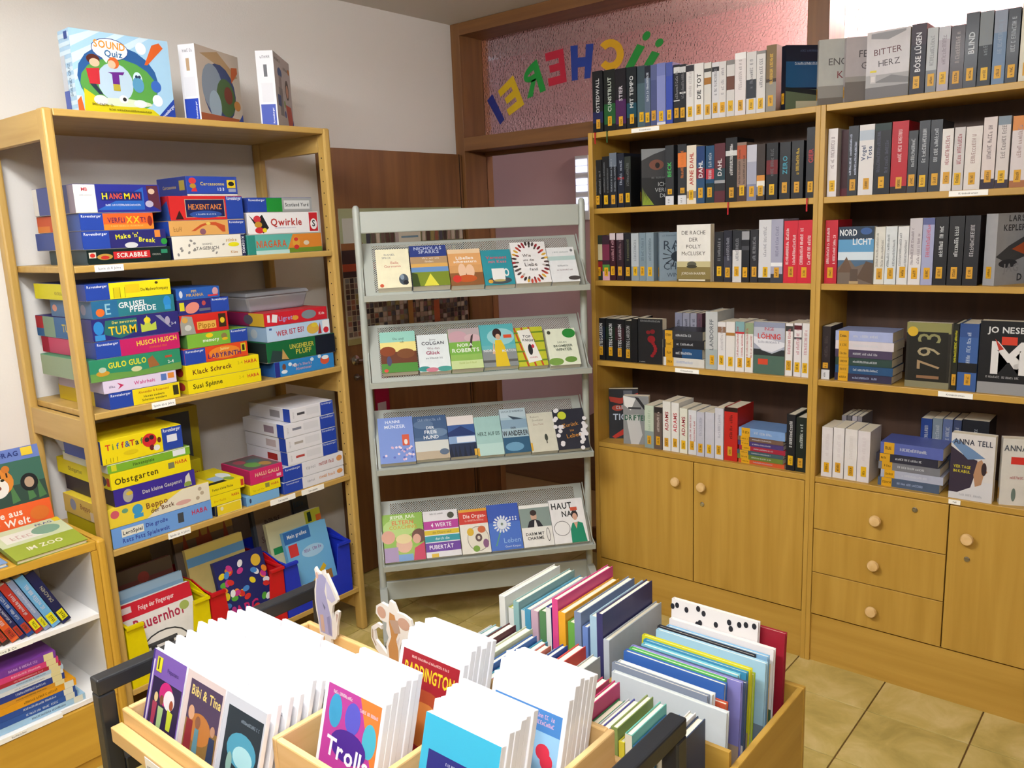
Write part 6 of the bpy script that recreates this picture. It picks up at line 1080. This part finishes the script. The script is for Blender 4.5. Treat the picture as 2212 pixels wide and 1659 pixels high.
def cd1(p): p.fr(0,0,1,1,'7a5ab0'); p.fr(.03,.0,.09,.9,'d8d0e8'); p.fr(0,.0,.05,1,'3a2a80'); p.fr(.12,.08,.97,.74,'24203a'); p.fr(.13,.09,.96,.73,'2c2148'); p.fell(.55,.62,.2,.12,'c8287a'); p.fell(.66,.58,.16,.1,'e8e4ea'); [p.fell(a,.55,.055,.05,c) for a,c in ((.28,'e0c890'),(.45,'7a4a34'),(.74,'9a4a30'))]; p.fpoly([(.2,.5),(.34,.5),(.32,.28),(.22,.28)],'a83a5a'); p.fpoly([(.38,.48),(.54,.48),(.52,.26),(.4,.26)],'a8c88a'); p.fpoly([(.66,.5),(.82,.48),(.80,.3),(.68,.3)],'c8d43a'); p.fpoly([(.38,.26),(.58,.26),(.62,.14),(.34,.14)],'9a4ab0'); p.fr(.2,.1,.3,.28,'8ab0d8'); p.fr(.66,.02,.95,.14,'dcdcec'); p.fr(.16,.80,.32,.95,'e2dc2a'); p.fr(.2,.82,.24,.94,'4a4a1a'); p.ft('Popstars',.66,.86,.06,'3a2a6a',0,.5)
def cd2(p): p.fr(0,0,1,1,'d8c8c8'); p.fr(.12,.06,.96,.93,'4a3a5a'); p.fr(.12,.06,.96,.55,'8a6a3a'); p.fell(.5,.5,.3,.15,'b8763a'); p.ft('Bibi & Tina',.56,.83,.13,'e8cf7a',-.02,.78,True); p.fpoly([(.14,.08),(.36,.08),(.32,.55),(.16,.55)],'8a2a34'); p.fell(.25,.62,.08,.07,'d0a080'); p.fpoly([(.38,.08),(.54,.08),(.5,.5),(.4,.5)],'5a8a9a'); p.fell(.45,.56,.07,.06,'8a5a44'); p.fpoly([(.76,.1),(.95,.1),(.92,.5),(.78,.5)],'2a3a5a'); p.fell(.84,.56,.06,.05,'b88a70'); p.fell(.58,.2,.14,.08,'c8a83a'); p.fr(.68,.02,.96,.14,'e0e0ec')
def cd3(p): p.fr(0,0,1,1,'c8ccd8'); p.fr(.10,.03,.97,.90,'22303c'); p.fell(.55,.55,.36,.16,'4a9ab8'); p.fell(.6,.5,.24,.1,'a8d8e2'); p.fell(.45,.25,.12,.1,'d8a8a0'); p.fell(.6,.3,.08,.12,'b8c89a'); p.fell(.3,.4,.07,.1,'8ab0a8'); p.fell(.78,.28,.08,.1,'6a8a9a'); p.scrib(p.w*.45,p.h*.80,p.w*.9,p.h*.83,'8a9aaa'); p.fr(.06,.0,.36,.14,'e4e4ec')
cols = ((-1.382, .124), (-1.512, .128), (-1.645, .122))
for c, (y0, wd) in enumerate(cols):
    for k in range(10):
        x = -2.528+k*0.0232
        zz = .6725+(0.006 if k else 0)
        fr_ = (cd1, cd2, cd3)[c] if k == 0 else small_tag(k+c*2+rnd.randrange(3))
        if k == 0: lab = ('purple disc case with three cartoon girls at front of tray', 'brown disc case with yellow title at front of tray', 'dark teal disc case at front of tray beside film box')[c]
        else: lab = 'white disc sleeve, %s behind the %s disc case' % (ORD[k-1], ('purple', 'brown', 'dark teal')[c])
        sleeve(x, y0-rnd.uniform(0, .002), zz, wd, .190+(rnd.uniform(-.004, .012) if k else 0), .0095, 17, lab, 'disc cases in the cart tray', fr_, edge='f4f4f8' if k else ('3a2a80', 'c8b8bc', 'c8ccd8')[c])
def dv1(p): p.fr(.0,.0,1,1,'f4f4f8'); p.fr(.05,.03,.95,.965,'b8409a'); p.fr(.05,.03,.95,.3,'c22a5a'); p.fpoly([(.95,.4),(.95,.965),(.6,.965)],'e0803a'); p.fell(.22,.78,.11,.13,'3a9ac8'); p.fell(.82,.68,.11,.13,'4ab4cc'); p.fell(.52,.78,.13,.12,'5a5ac8'); p.fell(.18,.26,.12,.1,'e06a2f'); p.fell(.5,.56,.3,.12,'4a2a90'); p.fell(.82,.28,.1,.08,'5ab03a'); p.ft('Trolls',.5,.50,.20,'f4f0f6',-.05,.74,True); p.scrib(p.w*.15,p.h*.905,p.w*.48,p.h*.93,'f0d8ea'); p.scrib(p.w*.62,p.h*.86,p.w*.92,p.h*.885,'f0d8ea')
def dv2(p): p.fr(.0,.0,1,1,'f4f4f8'); p.fr(.05,.03,.95,.95,'9a1f2c'); p.fell(.5,.46,.42,.22,'a8482a'); p.fell(.5,.40,.34,.18,'c8783a'); p.ft('PADDINGTON',.5,.80,.15,'e8c62a',0,.8,True); p.scrib(p.w*.2,p.h*.895,p.w*.8,p.h*.915,'e8c0b8')
def dv3(p): p.fr(.0,.0,1,1,'3fb4d8'); p.fr(.10,.04,.92,.76,'2c2f7c'); p.fell(.5,.5,.3,.14,'4a4aa0'); p.fell(.2,.4,.08,.1,'6a4030'); p.ft('Aladdin',.55,.52,.16,'d8b86a',-.08,.6,True); p.ft('Disney',.55,.66,.06,'d8dcf0',0,.3); p.scrib(p.w*.35,p.h*.70,p.w*.75,p.h*.72,'c8cce8')
def dv4(p): p.fr(.0,.0,1,1,'f4f4f8'); p.fr(.05,.03,.95,.86,'9ac8e8'); p.fr(.05,.70,.95,.86,'4a84c4'); p.fr(.06,.04,.94,.4,'d8eaf4'); p.scrib(p.w*.1,p.h*.80,p.w*.88,p.h*.83,'e8b8d0'); p.scrib(p.w*.2,p.h*.75,p.w*.88,p.h*.78,'e8b8d0'); p.ft('Frech',.42,.55,.1,'f0d0e0',0,.5); p.fell(.76,.56,.09,.06,'d8344a'); p.fell(.82,.50,.08,.06,'d8344a')
def films(y0, wd, x0, n, dx, fr_, nm, seed):
    for k in range(n):
        lab = nm if k == 0 else 'clear film sleeve, %s behind the %s' % (ORD[k-1], nm.split(' film')[0]+' film')
        e = rnd.choice(('f4f4f8', 'f4f4f8', 'e6e8f0', '2f8fb0', 'd8d8e2'))
        sleeve(x0+k*dx, y0-rnd.uniform(0, .004), .681+(.003 if k else 0), wd, .222+(rnd.uniform(.008, .022) if k else 0), .0125, 16, lab, 'film sleeves in the wooden box', fr_ if k == 0 else small_tag(k), 'film_sleeve', 'film sleeve', e)
films(-1.812, .152, -2.437, 6, .0138, dv1, 'pink and violet film cover in the wooden box', 1)
films(-1.825, .160, -2.272, 6, .0138, dv2, 'dark red film cover with yellow title', 2)
films(-2.030, .158, -2.410, 6, .0138, dv3, 'turquoise film cover with indigo picture', 3)
films(-2.036, .160, -2.252, 6, .0138, dv4, 'sky-blue film cover with two red hearts', 4)

# painted wooden cut-out figures standing at the tray edge
def cutout(name, o, sc, outline, label, cat, kx, paint):
    mb = MB(); n = len(outline)
    pts = [(-a*sc, b*sc) for a, b in outline]            # local y runs to the left
    mb.prism(pts, 0, 0, .006)
    r = obj(name, mb, 'card', None, Matrix.Translation(o), 'e9e4dc'); tag(r, label, cat, 'wooden cut-out animals on the cart')
    p = Pr(1, 1)
    for f_ in paint: f_(p)
    p.L = [([(a*sc*kx, b*sc) for a, b in q], ff, c, k) for q, ff, c, k in p.L]
    p.build('painted_face', r, (0, 0, 0), (0, -1, 0), (0, 0, 1), (-1, 0, 0)); return r
cat_o = [(a*.66, b) for a, b in [(-.30,0),(-.14,-.02),(-.14,-.44),(.08,-.44),(.08,-.02),(.22,0),(.30,.08),(.33,.22),(.42,.40),(.44,.46),(.36,.47),(.30,.44),(.27,.36),(.20,.30),(.19,.40),(.24,.52),(.40,.60),(.43,.64),(.38,.72),(.30,.80),(.22,.88),(.12,.98),(.05,.96),(.02,1.02),(-.04,1.0),(-.06,.95),(-.20,.97),(-.26,1.02),(-.30,.98),(-.27,.88),(-.30,.78),(-.36,.66),(-.38,.50),(-.36,.34),(-.32,.20)]]
cutout('cat_figure', (TX1-.020, -1.462, .746), .160, cat_o, 'grey-blue wooden cat cut-out at back edge of cart tray', 'figure', .66,
  [lambda p: p.poly([(-.26,.03),(.14,.03),(.16,.30),(.06,.55),(.0,.70),(.10,.90),(-.02,.95),(-.18,.92),(-.24,.84),(-.30,.66),(-.33,.48),(-.30,.25)],'a8a6cc'),
   lambda p: p.poly([(.06,.60),(.22,.56),(.36,.63),(.22,.80),(.08,.9)],'c2c0dc'), lambda p: p.poly([(-.22,.05),(-.10,.05),(-.12,.32),(-.24,.30)],'c8a898'), lambda p: p.poly([(.02,.05),(.12,.05),(.10,.34),(.0,.3)],'8a8ab0'), lambda p: p.ell(-.22,.90,.05,.05,'d8b0a0'), lambda p: p.poly([(.33,.28),(.40,.42),(.34,.42)],'b89a90'), lambda p: p.poly([(-.12,.52),(-.02,.45),(-.05,.40)],'6a6a80')])
ms_o = [(-.10,0),(-.06,-.46),(.10,-.46),(.14,0),(.17,.15),(.15,.30),(.20,.42),(.30,.50),(.40,.58),(.46,.70),(.42,.82),(.28,.86),(.16,.86),(.10,.98),(.02,1.0),(-.02,.90),(-.16,.92),(-.28,.84),(-.30,.72),(-.20,.64),(-.08,.64),(-.10,.52),(-.06,.42),(-.12,.30),(-.12,.14),(-.22,.22),(-.34,.30),(-.36,.44),(-.26,.52),(-.20,.50),(-.20,.56),(-.28,.58),(-.42,.48),(-.44,.30),(-.36,.16),(-.22,.06)]
cutout('mouse_figure', (TX1-.020, -1.680, .746), .150, ms_o, 'brown wooden mouse cut-out at back edge of cart tray', 'figure', 1.0,
  [lambda p: p.poly([(-.07,.02),(.11,.02),(.13,.28),(.10,.44),(.16,.56),(.10,.80),(.0,.82),(-.03,.66),(.0,.45),(-.08,.28)],'c08a52'), lambda p: p.ell(-.17,.77,.09,.09,'c8a08a'), lambda p: p.ell(.28,.72,.12,.09,'c8a08a'), lambda p: p.poly([(-.02,.70),(.16,.74),(.20,.56),(.08,.52)],'b89a86'), lambda p: p.poly([(.10,.40),(.18,.50),(.14,.36)],'d8ccc8'), lambda p: p.poly([(-.35,.2),(-.42,.32),(-.40,.46),(-.38,.44),(-.39,.32),(-.33,.22)],'a8947c')])

# ================================================================== picture book trough behind the cart
PX0, PX1, PY0, PY1, PZ = -2.008, -1.490, -2.330, -1.640, 0.625
tr = empty('book_trough'); tag(tr, 'light wooden trough packed with picture books behind the cart', 'book trough')
for a in ((PX0, PY0, PX0+.014, PY1), (PX1-.014, PY0, PX1, PY1)): obj('end_board', B(a[0], a[1], .34, a[2], a[3], PZ-(0.0 if a[0] > -1.8 else .0)), 'beech_y', tr, bevel=0.003)
for y in (PY0, PY1-.014): obj('side_board', B(PX0+.0145, y, .34, PX1-.0145, y+.014, PZ), 'beech_x', tr, bevel=0.003)
obj('trough_floor', B(PX0+.0145, PY0+.0145, .40, PX1-.0145, PY1-.0145, .412), 'beech_y', tr)
obj('partition', B(PX0+.0145, -2.005, .4125, PX1-.0145, -1.995, .66), 'beech_x', tr)
obj('partition', B(-1.848, PY0+.0145, .4125, -1.838, -2.0055, .655), 'beech_y', tr)
for x in (PX0, PX1-.04):
    for y in (PY0, PY1-.04): obj('leg', B(x, y, 0, x+.04, y+.04, .34), 'beech_z', tr, bevel=0.003)
def pbook(M, wd, h, t, col, label, edge=None, fr_=None):
    def sp(p): p.fr(0, .0, 1, 1, edge or col); p.stk.k = 2
    r = book(M, t, h, wd, col, label, 'picture books in the wooden trough', sp, fr_, True, name='picture_book'); return r
# far half of the right side: tops run along the trough's width, one behind the other
cs = 'cfd6da b8bcc4 8a93a4 dfe3e6 c8583a 3a66b0 5ab45a 8a86c8 4a5a78 7ac0d0 3f8fb4 d8d22a b0c83a 5a94d0 a8cfe4 e6dcc0 2b2d38 8ab8dc e8c88a efe8e6'.split()
x = -1.831
for k, c in enumerate(cs):
    t = rnd.uniform(.011, .015); h = rnd.uniform(.275, .315); wd = rnd.uniform(.225, .265)
    def fr_(p, c=c): p.fr(.0,.9,1,1,c); p.fr(0,.0,1,.55,rnd.choice(('d8d0c8','7a8a9a','4a6a4a','b8a088')))
    M = TR(x, -2.012-rnd.uniform(0, .02), .4135, -R(90)) @ Matrix.Rotation(-R(4), 4, 'X')
    pbook(M, wd, h, t, c, '%s picture book, %s from inner partition, stack beside end board' % (cname(c), ORD[k]), fr_=fr_)
    x += t+.0008
def dots(p): p.fr(0,0,1,1,'efe9e6'); p.fr(0,.0,1,.8,'e8a898'); [p.fell(rnd.random(),rnd.uniform(.82,.98),.025,.02,'2a2a30') for _ in range(16)]
M = TR(x+.004, -2.02, .4135, -R(90)) @ Matrix.Rotation(-R(4), 4, 'X'); pbook(M, .215, .352, .012, 'efe9e6', 'tall white picture book with black dots at back of the stack', None, dots)
M = TR(x+.021, -2.035, .4135, -R(90)) @ Matrix.Rotation(-R(4), 4, 'X'); pbook(M, .255, .335, .012, '9a1f30', 'dark red picture book behind the dotted one', None, None)
# near half: short books with tops running lengthwise
cs = 'd8a86a b83a5a 8fb8c4 c83a72 2f7a4a c8c8cc 4a4a9a c8b494 8a9c5a e0d040 6ab8a8 3f7ab0 4a5668 4a8ac8 e6e6e4 3a4a68'.split()
y = -2.012
for k, c in enumerate(cs):
    t = rnd.uniform(.013, .019); h = rnd.uniform(.27, .315)
    if y-t < -2.312: break
    M = Matrix.Translation((-1.990+rnd.uniform(0, .01), y-t, .4135)); pbook(M, rnd.uniform(.122, .134), h, t-.001, c, '%s picture book, %s from the lengthwise partition, front compartment' % (cname(c), ORD[k]), rnd.choice((c, 'e6e0d0', c)))
    y -= t
# left half: two groups with tops running lengthwise
for gi, (xa, xw, cs) in enumerate(((-1.990, .215, 'd0d4d8 9ac0c8 7ab0c0 5a2c34 dfe2de c8d0b0 3a6ab0 4aa0c0 c86a5a a8b8b4 2a4a9a dcdcd8 cf4a44 e0d848 b9c0bc c8b090'), (-1.752, .235, 'eef0f0 b8bc4a 8fb8b8 6ab0c8 4a96b8 c8a8b8 5a8a5a 3a3a90 d84a8a e8a82a 6aa84a 7a8aa8 6a86c4 a8c8dc 3a3a68 c0c8d0'))):
    y = -1.660
    for k, c in enumerate(cs.split()):
        t = rnd.uniform(.017, .024); h = rnd.uniform(.27, .31) if gi == 0 else rnd.uniform(.30, .385)
        if y-t < -1.992: break
        M = Matrix.Translation((xa+rnd.uniform(0, .012), y-t, .4135)); pbook(M, xw-rnd.uniform(0, .02), h, t-.003, c, '%s picture book, %s from the stand-side board, %s group' % (cname(c), ORD[k], ('cart-side', 'bookcase-side')[gi]), rnd.choice((c, c, 'dfe0dc')))
        y -= t
